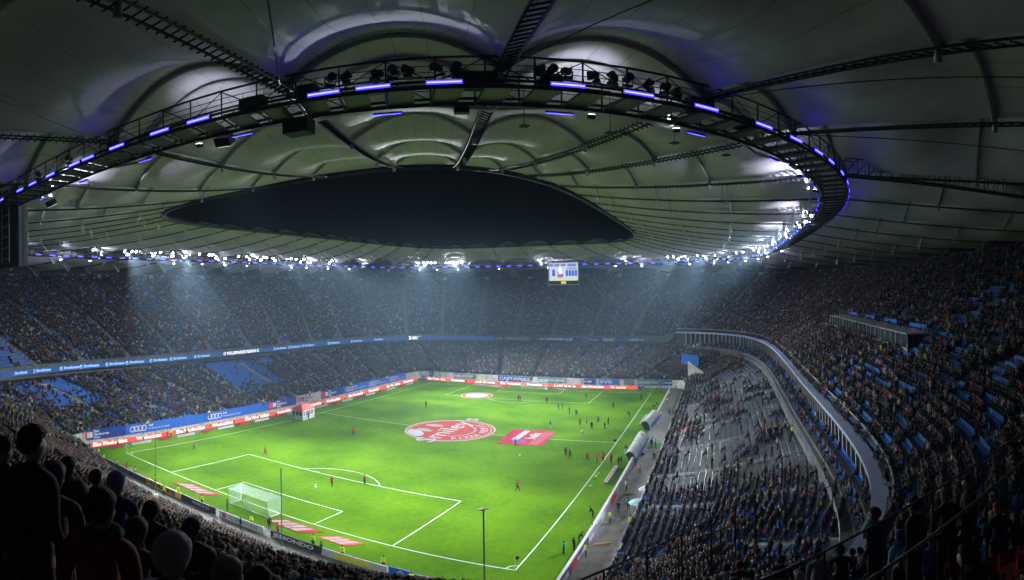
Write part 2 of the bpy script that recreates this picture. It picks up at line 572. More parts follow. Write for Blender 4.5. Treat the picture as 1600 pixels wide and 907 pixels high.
for s in (-1, 1):
    hline(-52.5, 34 * s, 52.5, 34 * s); hline(52.5 * s, -34, 52.5 * s, 34)
    hline(52.5 * s, 20.16, 36 * s, 20.16); hline(52.5 * s, -20.16, 36 * s, -20.16); hline(36 * s, -20.16, 36 * s, 20.16)
    hline(52.5 * s, 9.16, 47 * s, 9.16); hline(52.5 * s, -9.16, 47 * s, -9.16); hline(47 * s, -9.16, 47 * s, 9.16)
    a = math.acos(5.5 / 9.15)
    base = PI if s > 0 else 0
    arc(41.5 * s, 0, 9.15, base - a, base + a, 24)
    arc(41.5 * s, 0, 0.12, 0, 2 * PI, 12, 0.2)
    for t in (-1, 1):
        q = math.atan2(-t, -s)
        arc(52.5 * s, 34 * t, 1.0, q - PI / 4, q + PI / 4, 10)
hline(0, -34, 0, 34)
arc(0, 0, 9.15, 0, 2 * PI, 80)
struct(g.build('pitch_markings', 'line'))

# ------------------------------------------------------------------ grandstand
stand = thing('grandstand', 'two tier concrete bowl of seating that surrounds the football pitch', 'grandstand')
NT = 420
TH = np.linspace(0, 2 * PI, NT, endpoint=False)


def terrace(fn, K):
    g = MB()
    prev = None
    for k in range(K):
        x0, y0, z0 = fn(TH, k / K); x1, y1, _ = fn(TH, (k + 1) / K)
        A = np.stack([x0, y0, z0], 1); B = np.stack([x1, y1, z0], 1)
        if prev is not None: g.strip(A, prev, True)      # riser
        g.strip(B, A, True)
        prev = B
    return g, prev


gl, lback = terrace(lower_pt, 27)
gl.build('lower_terrace', 'concrete', stand)
gu, uback = terrace(upper_pt, 40)
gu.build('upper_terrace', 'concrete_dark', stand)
# front wall of the lower tier
g = MB()
x, y, z = lower_pt(TH, 0)
F0 = np.stack([x, y, 0 * z], 1); F1 = np.stack([x, y, z], 1)
g.strip(F0, F1, True)
_nx, _ny = inward(lower_pt, TH, 0)
xi, yi = x + _nx * 0.22, y + _ny * 0.22
G0 = np.stack([xi, yi, 0 * z], 1); G1 = np.stack([xi, yi, z + 0.3], 1)
g.strip(G0, G1, True); g.strip(G1, np.stack([x, y, z + 0.3], 1), True)
g.build('front_wall', 'concrete', stand)
# concourse behind the lower tier, soffit, back walls
g = MB()
x, y = sp(90, 75.5, 4, TH)
zb = lback[0][2]
g.strip(np.stack([x, y, 0 * x + zb + 0.002], 1), lback + np.array([0, 0, 0.002]), True)
g.strip(np.stack([x, y, 0 * x + zb], 1), np.stack([x, y, 0 * x + 14], 1), True)
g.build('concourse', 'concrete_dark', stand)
g = MB()
x0, y0, z0 = upper_pt(TH, 0)
BND0 = np.stack([x0, y0, z0 - 2.1], 1)
g.strip(np.stack([*sp(90, 75.5, 4, TH), z0 - 2.1], 1), BND0, True)
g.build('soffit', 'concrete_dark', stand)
# rim wall above the back row
g = MB()
R0 = np.array(uback); R1 = R0.copy(); R1[:, 2] = 35.0
R0b = R0.copy(); R0b[:, 2] -= 0.2
g.strip(R0b, R1, True)
xo, yo = sp(124.3, 97.8, 4, TH)
R2 = np.stack([xo, yo, 0 * xo + 35.0], 1)
g.strip(R1, R2, True)
g.build('rim_wall', 'bandgrey', stand)
g = MB()
R3 = np.stack([*sp(134, 107, 4, TH), 0 * xo + 20], 1); R4 = R3.copy(); R4[:, 2] = 41
g.strip(R3, R4, True)
g.strip(R2 + np.array([0, 0, -0.05]), R3 + np.array([0, 0, 14.9]), True)
g.build('outer_facade', 'concrete_dark', stand)
# parapet of the upper tier: led band on the ends and the left side, grey metal on the right
DEG = np.degrees(TH)
isR = (DEG > 224) & (DEG < 329)


def band(sel, zlo, zhi, off, name, m, thick=0.25, capm=None):
    idx = np.where(sel)[0]
    x, y, z = upper_pt(TH[idx], 0)
    nx, ny = inward(upper_pt, TH[idx], 0)
    O = np.stack([x, y, z], 1); N = np.stack([nx, ny, 0 * nx], 1)
    a = O + N * off; b = O + N * (off - thick)
    lo, hi = np.array([0, 0, zlo]), np.array([0, 0, zhi])
    g = MB()
    g.strip(a + lo, a + hi); g.strip(a + hi, b + hi); g.strip(b + hi, b + lo); g.strip(b + lo, a + lo)
    return g.build(name, m, stand)


# order the non-right part as one run starting after the right side
def run(sel):
    idx = np.where(sel)[0]
    gap = np.where(np.diff(idx) > 1)[0]
    return np.concatenate([idx[gap[0] + 1:], idx[:gap[0] + 1]]) if len(gap) else idx


def band_idx(idx, zlo, zhi, off, name, m, thick=0.25, parent=stand):
    x, y, z = upper_pt(TH[idx], 0)
    nx, ny = inward(upper_pt, TH[idx], 0)
    O = np.stack([x, y, z], 1); N = np.stack([nx, ny, 0 * nx], 1)
    a = O + N * off; b = O + N * (off - thick)
    lo, hi = np.array([0, 0, zlo]), np.array([0, 0, zhi])
    g = MB()
    g.strip(a + lo, a + hi); g.strip(a + hi, b + hi); g.strip(b + hi, b + lo); g.strip(b + lo, a + lo)
    return g.build(name, m, parent)


idxL = run(~isR)
idxR = run(isR)
band_idx(idxL, -2.1, 0.12, 0.0, 'parapet', 'concrete_dark')
segs = [i for i in idxL if 20 < DEG[i] < 172]
band_idx(np.array(segs), -1.9, -0.75, 0.12, 'led_band', 'bandled', 0.1)
band_idx(idxR, -0.35, 0.0, 1.15, 'walkway_roof', 'roofmetal', 1.4)
band_idx(idxR, 0.0, 0.95, -0.25, 'balustrade', 'glass', 0.05)
band_idx(idxR, 0.95, 1.02, -0.22, 'handrail', 'whitesteel', 0.1)
band_idx(idxR, -6.0, -0.35, -0.6, 'box_glazing', 'glass', 0.1)
# columns of the executive boxes (right side)
cols = []
for d in np.arange(227, 327, 1.15):
    t = math.radians(d)
    x, y, z = upper_pt(np.array([t]), 0)
    nx, ny = inward(upper_pt, np.array([t]), 0)
    g = MB(); g.box((0, 0, -2.85), (0.28, 0.35, 4.9))
    o = g.build('column', 'archsteel', stand, (x[0] + nx[0] * 0.15, y[0] + ny[0] * 0.15, z[0]), math.atan2(ny[0], nx[0]))
    cols.append(o)
# two rows of box seating with their rail, below the columns
g = MB()
t2 = np.radians(np.arange(224, 326, 0.5))
for j, (o0, o1, zz) in enumerate(((-0.2, 1.1, 10.9), (1.1, 2.2, 10.4), (2.2, 3.2, 9.9))):
    x, y, _ = upper_pt(t2, 0); nx, ny = inward(upper_pt, t2, 0)
    A = np.stack([x + nx * o0, y + ny * o0, 0 * x + zz], 1); B = np.stack([x + nx * o1, y + ny * o1, 0 * x + zz], 1)
    g.strip(A, B); C = B.copy(); C[:, 2] -= 0.9; g.strip(B, C)
g.build('box_terrace', 'concrete_dark', stand)
boxrow = [(upper_pt, o, zz) for o, zz in ((0.5, 10.9), (1.65, 10.4))]
g = MB()
x, y, _ = upper_pt(t2, 0); nx, ny = inward(upper_pt, t2, 0)
RL = np.stack([x + nx * 3.25, y + ny * 3.25, 0 * x + 9.9], 1)
for h in (0.35, 0.7, 1.05): g.tube(RL + np.array([0, 0, h]), 0.035, 4)
for p in RL[::5]: g.tube([p, p + np.array([0, 0, 1.05])], 0.03, 4)
g.build('box_rail', 'metal', stand)
# stair aisles
AISL = {'lower': [], 'upper': []}
aisle_boxes = 0
for tn, (fn, K) in TIERS.items():
    xx, yy, _ = fn(TH, 0.4)
    per = np.cumsum(np.hypot(np.diff(xx, append=xx[0]), np.diff(yy, append=yy[0])))
    n = 34 if tn == 'lower' else 40
    for i in range(n):
        t = TH[np.searchsorted(per, per[-1] * (i + 0.35) / n) % NT]
        AISL[tn].append(t)
        g = MB()
        for k in range(K):
            x, y, z = [float(np.ravel(v)[0]) for v in fn(np.array([t]), (k + 0.0) / K)]
            x1, y1, z1 = [float(np.ravel(v)[0]) for v in fn(np.array([t]), (k + 1.0) / K)]
            L = math.hypot(x1 - x, y1 - y)
            rz = math.atan2(y1 - y, x1 - x)
            h = (z1 - z) / 2
            g.box(((x + x1 * 3) / 4, (y + y1 * 3) / 4, z + h / 2 + 0.003), (L / 2, 1.25, h), rz)
            g.box(((x * 3 + x1) / 4, (y * 3 + y1) / 4, z + 0.012), (L / 2 - 0.01, 1.25, 0.02), rz)
        g.build('stair_aisle', 'stair', stand)
# lit concourse windows under the left balcony
for d0, d1, m in ((96, 112, 'winlight'), (90, 95.5, 'red'), (124, 133, 'winlight'), (133.5, 137, 'red')):
    tt = np.radians(np.linspace(d0, d1, 24))
    x, y = sp(89.6, 75.1, 4, tt)
    g = MB(); g.strip(np.stack([x, y, 0 * x + 10.5], 1), np.stack([x, y, 0 * x + 12.6], 1))
    g.build('concourse_window', m, stand)
for (px, py) in ((1090, 541), (1118, 541), (1128, 543)):
    p = at(px, py, 10.6)
    g = MB(); g.box((0, 0, 0), (0.3, 2.6 if px < 1100 else 3.6, 1.3 if px < 1100 else 0.8))
    g.build('concourse_doorway', 'winwhite', stand, p)


# ------------------------------------------------------------------ stadium roof
RQ = [(87, 8), (87, 23), (86.3, 36.5), (82, 45.2), (75.5, 53), (69, 58.4), (57, 65), (44, 67), (31, 68), (18.5, 68), (6, 68)]
HQ = [(54, 4.5), (54, 13), (53.3, 22), (51, 27.5), (48, 30.3), (43.5, 32.3), (36, 34), (28, 34), (20, 34), (12, 34), (4, 34)]
def quad(Q, a, b):
    t = [math.atan2(y / b, x / a) for x, y in Q]
    return t + [PI - v for v in t[::-1]] + [PI + v for v in t] + [2 * PI - v for v in t[::-1]]
RTH = quad(RQ, 87.2, 67.9); HTH = quad(HQ, 53.8, 34)
NS = len(RTH)
ringP = np.stack([*sp(86.2, 67.1, 3.7, RTH), np.full(NS, 38.9)], 1)
holeP = np.stack([*sp(53.8, 34, 4.57, HTH), np.full(NS, 42.5)], 1)
rimP = np.stack([*sp(128, 101, 4.0, RTH), np.full(NS, 35.9)], 1)
roof = thing('stadium_roof', 'white cable and membrane roof with steel arches and an open dark hole above the pitch', 'roof')
INST = [0.08, 0.36, 0.62, 0.88]
OUTST = [0.0, 0.28, 0.62, 0.97]


def spoke(side, i, u):
    i %= NS
    a = ringP[i]; b = holeP[i] if side == 'in' else rimP[i]
    p = a + (b - a) * u
    p = p.copy()
    p[2] += (-0.9 if side == 'in' else -0.8) * 4 * u * (1 - u)
    return p


def rise(side, i, u):
    st = INST if side == 'in' else OUTST
    A, B = spoke(side, i, u), spoke(side, i + 1, u)
    span = np.linalg.norm(A - B)
    j = 0
    while j < len(st) - 2 and u > st[j + 1]: j += 1
    w = (u - st[j]) / (st[j + 1] - st[j])
    w = min(max(w, 0), 1)
    sag = 0.5 + 0.5 * math.cos(2 * PI * w)
    edge = 1.0 if side == 'out' or u < 0.9 else max(0.0, (1 - u) / 0.1)
    return 0.215 * span * (0.36 + 0.64 * sag ** 1.2) * edge


def panel(side, i, nu=30, nt=14):
    u0, u1 = (0.0, 1.0)
    vs, uvs = [], []
    for a in range(nu + 1):
        u = u0 + (u1 - u0) * a / nu
        A, B = spoke(side, i, u), spoke(side, i + 1, u)
        R = rise(side, i, u)
        for b in range(nt + 1):
            t = b / nt
            p = A + (B - A) * t
            vs.append((p[0], p[1], p[2] + R * 4 * t * (1 - t) + 0.02 * math.sin(i * 3 + a) * 4 * t * (1 - t)))
            uvs.append((t, u))
    fs = [(a * (nt + 1) + b, a * (nt + 1) + b + 1, (a + 1) * (nt + 1) + b + 1, (a + 1) * (nt + 1) + b) for a in range(nu) for b in range(nt)]
    me = bpy.data.meshes.new('membrane_panel')
    me.from_pydata(vs, [], fs)
    uvl = me.uv_layers.new(name='UVMap')
    li = np.empty(len(me.loops), int); me.loops.foreach_get('vertex_index', li)
    uvl.data.foreach_set('uv', np.array(uvs)[li].ravel())
    me.polygons.foreach_set('use_smooth', [True] * len(fs))
    me.materials.append(M['membrane'])
    link('membrane_panel', me, roof)


arches = []
for i in range(NS):
    for side, st in (('in', INST), ('out', OUTST)):
        panel(side, i)
        for u in st:
            A, B = spoke(side, i, u), spoke(side, i + 1, u)
            R = rise(side, i, u)
            pts = []
            for t in np.linspace(0, 1, 17):
                p = A + (B - A) * t
                p = p.copy(); p[2] += R * 4 * t * (1 - t) - 0.2
                pts.append(p)
            pts = [A + np.array([0, 0, -0.75])] + pts + [B + np.array([0, 0, -0.75])]
            arches.append((np.linalg.norm((A + B) / 2 - CAM), pts, side))
arches.sort(key=lambda a: a[0])
for d, pts, side in arches[:98]:
    g = MB(); g.tube(pts, 0.15, 8)
    g.build('roof_arch', 'archsteel' if side == 'out' else 'whitesteel', roof, smooth=True)
g = MB()
for d, pts, side in arches[98:]: g.tube(pts[::2], 0.22, 5, mi=0)
o = g.build('roof_arch', 'whitesteel', roof, smooth=True); o['kind'] = 'stuff'
for i in range(NS):
    for side in ('in', 'out'):
        g = MB()
        P = [spoke(side, i, u) + np.array([0, 0, -0.35]) for u in np.linspace(0, 1, 15)]
        d = P[-1] - P[0]; w = np.array([-d[1], d[0], 0]); w = w / np.linalg.norm(w) * 0.3
        near = np.linalg.norm(P[7][:2] - CAM[:2]) < 90
        g.tube([p + w for p in P], 0.06, 5); g.tube([p - w for p in P], 0.06, 5)
        n = int(np.linalg.norm(d) / (0.5 if near else 2.0))
        for k in range(n):
            u = (k + 0.5) / n
            p = spoke(side, i, u) + np.array([0, 0, -0.38])
            g.tube([p + w * 1.25 + np.array([0, 0, 0.15]), p - w * 1.25 - np.array([0, 0, 0.1])], 0.045, 4)
        g.build('radial_cable', 'black', roof)
g = MB()
t = np.linspace(0, 2 * PI, 176, endpoint=False)
g.tube(np.stack([*sp(53.4, 33.6, 4.57, t), 0 * t + 42.25], 1), 0.22, 6, closed=True)
g.tube(np.stack([*sp(53.9, 34.1, 4.57, t), 0 * t + 42.0], 1), 0.12, 5, closed=True)
g.build('inner_ring_cable', 'black', roof, smooth=True)
for i in range(NS):          # thin diagonal stay under each near field
    A = spoke('out', i, 0.02); B = spoke('out', i + 1, 0.9)
    if np.linalg.norm(A[:2] - CAM[:2]) < 60:
        g = MB(); g.tube([A + np.array([0, 0, -0.5]), B + np.array([0, 0, -0.5])], 0.03, 4); g.build('stay_cable', 'black', roof)
for i in range(NS):          # props from the rim wall up to the roof edge
    p = spoke('out', i, 0.965)
    q = spoke('out', i, 0.90); q = q.copy(); q[2] = 34.8
    g = MB(); g.tube([q, p], 0.1, 5); g.build('roof_prop', 'whitesteel', roof)

# ------------------------------------------------------------------ lighting gantry
gan = thing('lighting_gantry', 'black steel truss walkway hanging in an oval ring below the roof', 'gantry')
NG = 264
# even arc length stations round the ring
tf = np.linspace(0, 2 * PI, 4001)
xf, yf = sp(87.04, 67.9, 3.65, tf)
cl = np.concatenate([[0], np.cumsum(np.hypot(np.diff(xf), np.diff(yf)))])
GTH = np.interp(np.arange(NG) / NG * cl[-1], cl, tf)
def gp(th, off, z):
    th = np.atleast_1d(th)
    x, y = sp(87.04 - off, 67.9 - off, 3.65, th)
    return np.stack([x, y, 0 * x + z], 1)
ZD = 37.72
OUTC, INC = gp(GTH, 0, 0), gp(GTH, 2.1, 0)
def z_(P, z): return P + np.array([0, 0, z])
g = MB()
for i in range(NG):
    a, b, c, d = OUTC[i], OUTC[(i + 1) % NG], INC[(i + 1) % NG], INC[i]
    for u0, u1 in ((0.04, 0.62),):
        q = [a + (b - a) * u0, a + (b - a) * u1, d + (c - d) * u1, d + (c - d) * u0]
        g.add([v + np.array([0, 0, ZD - 0.06]) for v in q] + [v + np.array([0, 0, ZD]) for v in q],
              [(3, 2, 1, 0), (4, 5, 6, 7), (0, 1, 5, 4), (1, 2, 6, 5), (2, 3, 7, 6), (3, 0, 4, 7)])
g.build('walkway_deck', 'grating', gan)
for nm, C in (('outer_chord', OUTC), ('inner_chord', INC)):
    g = MB(); g.tube(z_(C, ZD - 0.16), 0.1, 5, closed=True); g.tube(z_(C, ZD + 0.12), 0.07, 4, closed=True)
    g.build(nm, 'black', gan)
    g = MB(); g.tube(z_(C, ZD + 1.25), 0.06, 5, closed=True); g.tube(z_(C, ZD + 0.85), 0.022, 4, closed=True); g.tube(z_(C, ZD + 0.55), 0.022, 4, closed=True)
    g.build('guard_rail', 'black', gan)
order = sorted(range(NG), key=lambda i: np.linalg.norm(OUTC[i][:2] - CAM[:2]))
nearset = set(order[:49])
gs, gd, gc = MB(), MB(), MB()
for i in range(NG):
    for C, D in ((OUTC, INC), (INC, OUTC)):
        p = C[i].copy(); p[2] = ZD
        gg = MB() if i in nearset else gs
        gg.tube([p - np.array([0, 0, .16]), p + np.array([0, 0, 1.25])], 0.045, 4)
        if i in nearset: gg.build('post', 'black', gan)
        q = C[(i + 1) % NG].copy(); q[2] = ZD
        if i % 2: gd.tube([p + np.array([0, 0, 0.05]), q + np.array([0, 0, 1.2])], 0.028, 4)
        else: gd.tube([p + np.array([0, 0, 1.2]), q + np.array([0, 0, 0.05])], 0.028, 4)
    a = OUTC[i].copy(); b = INC[i].copy(); a[2] = b[2] = ZD - 0.17
    gg = MB() if i in nearset else gc
    gg.tube([a, b], 0.06, 4)
    if i in nearset: gg.build('deck_beam', 'black', gan)
o = gs.build('post', 'black', gan); o['kind'] = 'stuff'
gd.build('diagonal_bracing', 'black', gan)
o = gc.build('deck_beam', 'black', gan); o['kind'] = 'stuff'
for i in range(NS):
    g = MB()
    p = ringP[i]
    q = gp(RTH[i], 0.1, ZD + 1.2)[0]; q2 = gp(RTH[i], 2.2, ZD + 0.2)[0]
    g.tube([q, q + np.array([0, 0, 0.9])], 0.07, 5)
    s = spoke('in', i, 0.08)
    g.build('hanger', 'black', gan)
    g = MB(); g.tube([q2, s + np.array([0, 0, -0.5])], 0.06, 5)
    g.build('hanger', 'black', gan)
# white forked struts that carry the gantry from the inner cable nodes
for i in range(NS):
    s = spoke('in', i, 0.08) + np.array([0, 0, -0.7])
    t0 = RTH[i]
    a = gp(t0 - 0.035, 2.3, ZD - 0.1)[0]; b = gp(t0 + 0.035, 2.3, ZD - 0.1)[0]
    if np.linalg.norm(s - CAM) < 75:
        g = MB(); g.tube([a, s - np.array([0, 0, .5])], 0.1, 6); g.tube([b, s - np.array([0, 0, .5])], 0.1, 6); g.box(s - np.array([0, 0, .5]), (.5, .5, .12))
        g.build('forked_strut', 'whitesteel', gan)

# access bridge from the ring out to the rim on the right
pa = gp(np.array([math.atan2(-66.5 / 67.9, -48 / 87.04)]), 0, 0)[0]
br = thing('access_bridge', 'black truss footbridge running from the gantry ring to the stand rim at the right', 'bridge', (0, 0, 0))
A0 = at(1322, 262, 38.6); A1 = at(1610, 300, 37.6)
dv = A1 - A0; wv = np.array([-dv[1], dv[0], 0]); wv /= np.linalg.norm(wv)
g = MB()
for s in (0.0, 1.1):
    for z in (0, 1.3): g.tube([A0 + wv * s + [0, 0, z - 0.5], A1 + wv * s + [0, 0, z - 0.5]], 0.05, 5)
g.build('chords', 'black', br)
n = 18
for s in (0.0, 1.1):
    g = MB()
    for i in range(n + 1):
        p = A0 + dv * i / n + wv * s; g.tube([p + [0, 0, -.5], p + [0, 0, .8]], 0.035, 4)
        if i < n: q = A0 + dv * (i + 1) / n + wv * s; g.tube([p + [0, 0, -.5], q + [0, 0, .8]], 0.025, 4)
    g.build('bracing', 'black', br)
g = MB()
g.add([A0 + [0, 0, -.45], A1 + [0, 0, -.45], A1 + wv * 1.1 + [0, 0, -.45], A0 + wv * 1.1 + [0, 0, -.45]], [(0, 1, 2, 3)])
g.build('walkway_deck', 'dark', br)


def ring_at(px, off, z, far):
    """the point of the ring (plan offset inward, height z) on the bearing of an image column"""
    az = YAW - (px - 800) / FPX
    t = np.linspace(0, 2 * PI, 7200)
    P = gp(t, off, z)
    d = P[:, :2] - CAM[:2]
    a = (np.arctan2(d[:, 1], d[:, 0]) - az + PI) % (2 * PI) - PI
    D = np.hypot(d[:, 0], d[:, 1])
    k = np.where((a[:-1] * a[1:] <= 0) & (np.abs(a[:-1]) < 0.3))[0]
    k = sorted(k, key=lambda i: D[i])
    i = k[-1] if far else k[0]
    return P[i], t[i]


# --- blue light bars
lb = thing('light_bar', 'x', 'light bar')
g = MB(); g.box((0, 0, 0), (0.16, 1.52, 0.21)); g.build('housing', 'dark', lb)
g = MB(); g.box((0.095, 0, 0), (0.03, 1.46, 0.17)); g.build('led_strip', 'led', lb)
g = MB(); g.box((0.113, 0, 0), (0.012, 1.40, 0.05)); g.build('led_core', 'ledw', lb)
BARS = [4, 34, 54, 82, 120, 141, 187, 254, 315, 510, 589, 699, 892, 1001, 1107, 1195, 1245, 1280]
bars = []
for px in BARS:
    p, t = ring_at(px, -0.12, ZD - 0.02, False); bars.append((p, t, 'outer'))
used = sorted(b[1] for b in bars)
lo, hi = used[0] - 0.03, used[-1] + 0.03
# the rest of the oval: both edges, one bar about every four metres
for j in range(0, NG):
    if j % 2: continue
    t = GTH[j]
    if lo < t < hi: continue
    bars.append((gp(t, 2.45, ZD - 0.02)[0], t, 'inner far'))
    if t > hi and gp(t, 0, 0)[0][0] < 30: bars.append((gp(t, -0.12, ZD - 0.02)[0], t, 'outer'))
for j in range(0, NG, 2):
    t = GTH[j]
    if lo < t < hi and j % 4 == 0:
        bars.append((gp(t, 2.35, ZD - 0.34)[0], t, 'inner near'))
bars = [b for b in bars if abs(((math.atan2(b[0][1] - CAM[1], b[0][0] - CAM[0]) - YAW + PI) % (2 * PI)) - PI) < 1.0]
def barlabel(kind, i):
    return {'outer': 'blue glowing light bar on the outer edge of the near gantry, %s from the left' % nth(i),
            'inner far': 'blue light bar, far gantry, %s from left' % nth(i).replace('hundred and ', 'hundred-'),
            'inner near': 'dim blue light bar on the inner lower edge of the near gantry, %s from the left' % nth(i)}[kind]
for kind in ('outer', 'inner far', 'inner near'):
    bs = sorted([b for b in bars if b[2] == kind], key=lambda b: project(b[0])[0])
    for i, (p, t, _) in enumerate(bs):
        e = 0.004
        a, b = gp(t - e, 0, 0)[0], gp(t + e, 0, 0)[0]
        tang = math.atan2(b[1] - a[1], b[0] - a[0])
        # outer bars show their glow towards the stand, the others towards the pitch
        rz = tang - PI / 2 if kind == 'outer' else tang + PI / 2
        c = copy_thing(lb, p, rz, barlabel(kind, i), 'blue light bars along the gantry')
        if kind == 'inner near': c.rotation_euler = (0, PI / 2, rz); c.scale = (0.6, 0.9, 0.28)
for ch in list(lb.children): bpy.data.objects.remove(ch)
bpy.data.objects.remove(lb)

# --- floodlights
def floodlight_proto():
    t = thing('floodlight', 'x', 'floodlight')
    g = MB(); g.lathe([(0.12, -0.35), (0.22, -0.25), (0.36, 0.0), (0.36, 0.06)], 14)
    h = g.build('housing', 'dark', t); h.rotation_euler = (0, PI / 2 + 0.55, 0)
    g = MB(); g.lathe([(0.0, 0.045), (0.34, 0.05), (0.34, 0.075), (0.0, 0.09)], 14)
    l = g.build('lens', 'lamp', t); l.rotation_euler = (0, PI / 2 + 0.55, 0)
    g = MB(); g.tube([(0, -.52, 0), (0, -.52, -.55), (0, .52, -.55), (0, .52, 0)], 0.035, 4); g.tube([(0, 0, -.55), (0, 0, -1.5)], 0.04, 4)
    g.build('bracket', 'black', t)
    return t
fp = floodlight_proto()
FL = [(x, 1) for x in (146, 195, 206, 213, 222, 237, 243, 251, 270, 283, 288, 297, 312, 327, 332, 338, 346, 373, 386, 392, 402, 412, 417, 427, 438, 449, 455, 463, 475, 482, 487, 493, 519,
                       656, 662, 668, 674, 680, 697, 703, 709, 715, 722, 1044, 1053, 1065, 1074, 1090, 1100, 1108, 1117)]
fl = []
for px, _ in FL:
    p, t = ring_at(px, 2.2, ZD + 1.75, True); fl.append((p, t))
for px in (656, 662, 668, 674, 680, 697, 703, 709, 715, 722):  # upper row stands in for lamp reflections on the roof cables
    p, t = ring_at(px, 2.2, ZD + 2.9, True); fl.append((p, t))
for s in np.linspace(-29, 64, 24):      # right-hand run, seen end-on as one bright strip
    tt = math.atan2(-1.0, s / 67.9 * 0.98)
    tt = np.interp(s, *(lambda q: (sp(87.04 - 2.2, 65.7, 3.65, q)[0], q))(np.linspace(PI + 0.75, 2 * PI - 0.7, 600)))
    fl.append((gp(tt, 2.2, ZD + 1.75)[0], tt))
fl.sort(key=lambda q: project(q[0])[0])
for i, (p, t) in enumerate(fl):
    aim = math.atan2(-p[1] * 0.9, -p[0] * 0.6)
    c = copy_thing(fp, p, aim, 'round white floodlight or lamp reflection blazing above the gantry ring, %s from the left' % nth(i), 'floodlights above the gantry ring')
# downlights below the walkway
dp = thing('walkway_lamp', 'x', 'lamp')
g = MB(); g.lathe([(0.1, 0.25), (0.3, 0.1), (0.3, 0.0)], 12); g.build('housing', 'dark', dp)
g = MB(); g.lathe([(0.02, -0.2), (0.2, -0.14), (0.27, -0.01), (0.27, 0.0)], 12); g.build('globe', 'lampsoft', dp)
DW = [95, 141, 272, 316, 352, 386, 456, 479, 513, 546, 656, 683, 716, 780, 857, 962, 1003, 1078, 1116, 1138, 1165, 1185, 1200, 1222]
for i, px in enumerate(DW):
    p, t = ring_at(px, 1.2, ZD - 0.75, True)
    wl_ = copy_thing(dp, p, 0, 'small white lamp hanging below the far gantry, %s from the left' % nth(i), 'lamps hanging below the far gantry')
    if i % 2 == 0:
        L = bpy.data.lights.new('lamp_glow', 'POINT'); L.energy = 2000; L.color = (0.78, 0.89, 1.0); L.shadow_soft_size = 0.3
        lo_ = bpy.data.objects.new('lamp_glow', L); COL.objects.link(lo_); lo_.parent = wl_; lo_.location = (0, 0, -0.55)
for q in (fp, dp):
    for ch in list(q.children): bpy.data.objects.remove(ch)
    bpy.data.objects.remove(q)

# --- beam projectors: the lamps that throw the light, each with its own housing, lens and spot
def projector(i, p, target, power, size, blend, col=(0.86, 0.96, 1.0), lens='lamp'):
    d = np.array(target, float) - p
    rz = math.atan2(d[1], d[0]); el = math.atan2(-d[2], math.hypot(d[0], d[1]))
    t = thing('beam_projector', 'large box shaped projector on the gantry ring, %s round the ring' % nth(i), 'projector', p, rz, 'beam projectors on the gantry ring')
    g = MB(); g.box((-0.25, 0, 0), (0.5, 0.9, 0.7)); h = g.build('housing', 'dark', t); h.rotation_euler = (0, el, 0)
    g = MB(); g.box((0.02, 0, 0), (0.04, 0.8, 0.6)); h = g.build('lens', lens, t); h.rotation_euler = (0, el, 0)
    L = bpy.data.lights.new('projector_beam', 'SPOT')
    L.energy = power; L.spot_size = math.radians(size); L.spot_blend = blend; L.color = col; L.shadow_soft_size = 0.35
    lo = bpy.data.objects.new('projector_beam', L); COL.objects.link(lo); lo.parent = t
    lo.location = (0.25, 0, -0.1)
    lo.rotation_euler = Vector((math.cos(-el), 0, math.sin(-el))).to_track_quat('-Z', 'Y').to_euler()
    return t


PJ = []
for px, tx, ty in ((200, -46, -8), (240, -30, -26), (290, -42, 20), (338, -14, -28), (390, 47, 14), (430, 10, -28), (470, 46, -12), (515, 30, -24),
                   (664, -28, 4), (712, -36, -12), (1060, -30, 10), (1104, -40, 0)):
    p, t = ring_at(px, 1.9, ZD + 1.0, True); PJ.append((p, (tx, ty, 0)))
for s, tx, ty in ((-26, -44, 12), (-20, -47, -22), (-14, -32, 22), (4, 0, 24), (22, 44, 20), (40, 49, -16)):
    PJ.append((np.array([s, -65.9, ZD + 1.0]), (tx, ty, 0)))
for px, tx, ty in ((270, -36, -50), (352, -18, -56), (408, 8, -56), (486, 24, -52)):  # extra projectors added to brighten the right lower tier
    p, t = ring_at(px, 1.9, ZD + 1.0, True); PJ.append((p, (tx, ty, 5)))
for i, (p, tg) in enumerate(PJ):
    size = 27 if i >= 18 else (36 if tg[1] <= -20 else (52 if i % 2 else 44))
    projector(i, p, tg, SPOT_W * (1.45 if i < 8 else (1.2 if i < 12 else (0.95 if i < 18 else 0.75))), size, 0.65)
for k, yy in enumerate((-30, -6, 18)):  # extra projectors added on the near side to light the near boards
    projector(len(PJ) + k, np.array([-83.0, yy, ZD - 0.6]), (-60, yy * 0.7, 0), SPOT_W * 0.05, 80, 1.0, lens='winwhite')

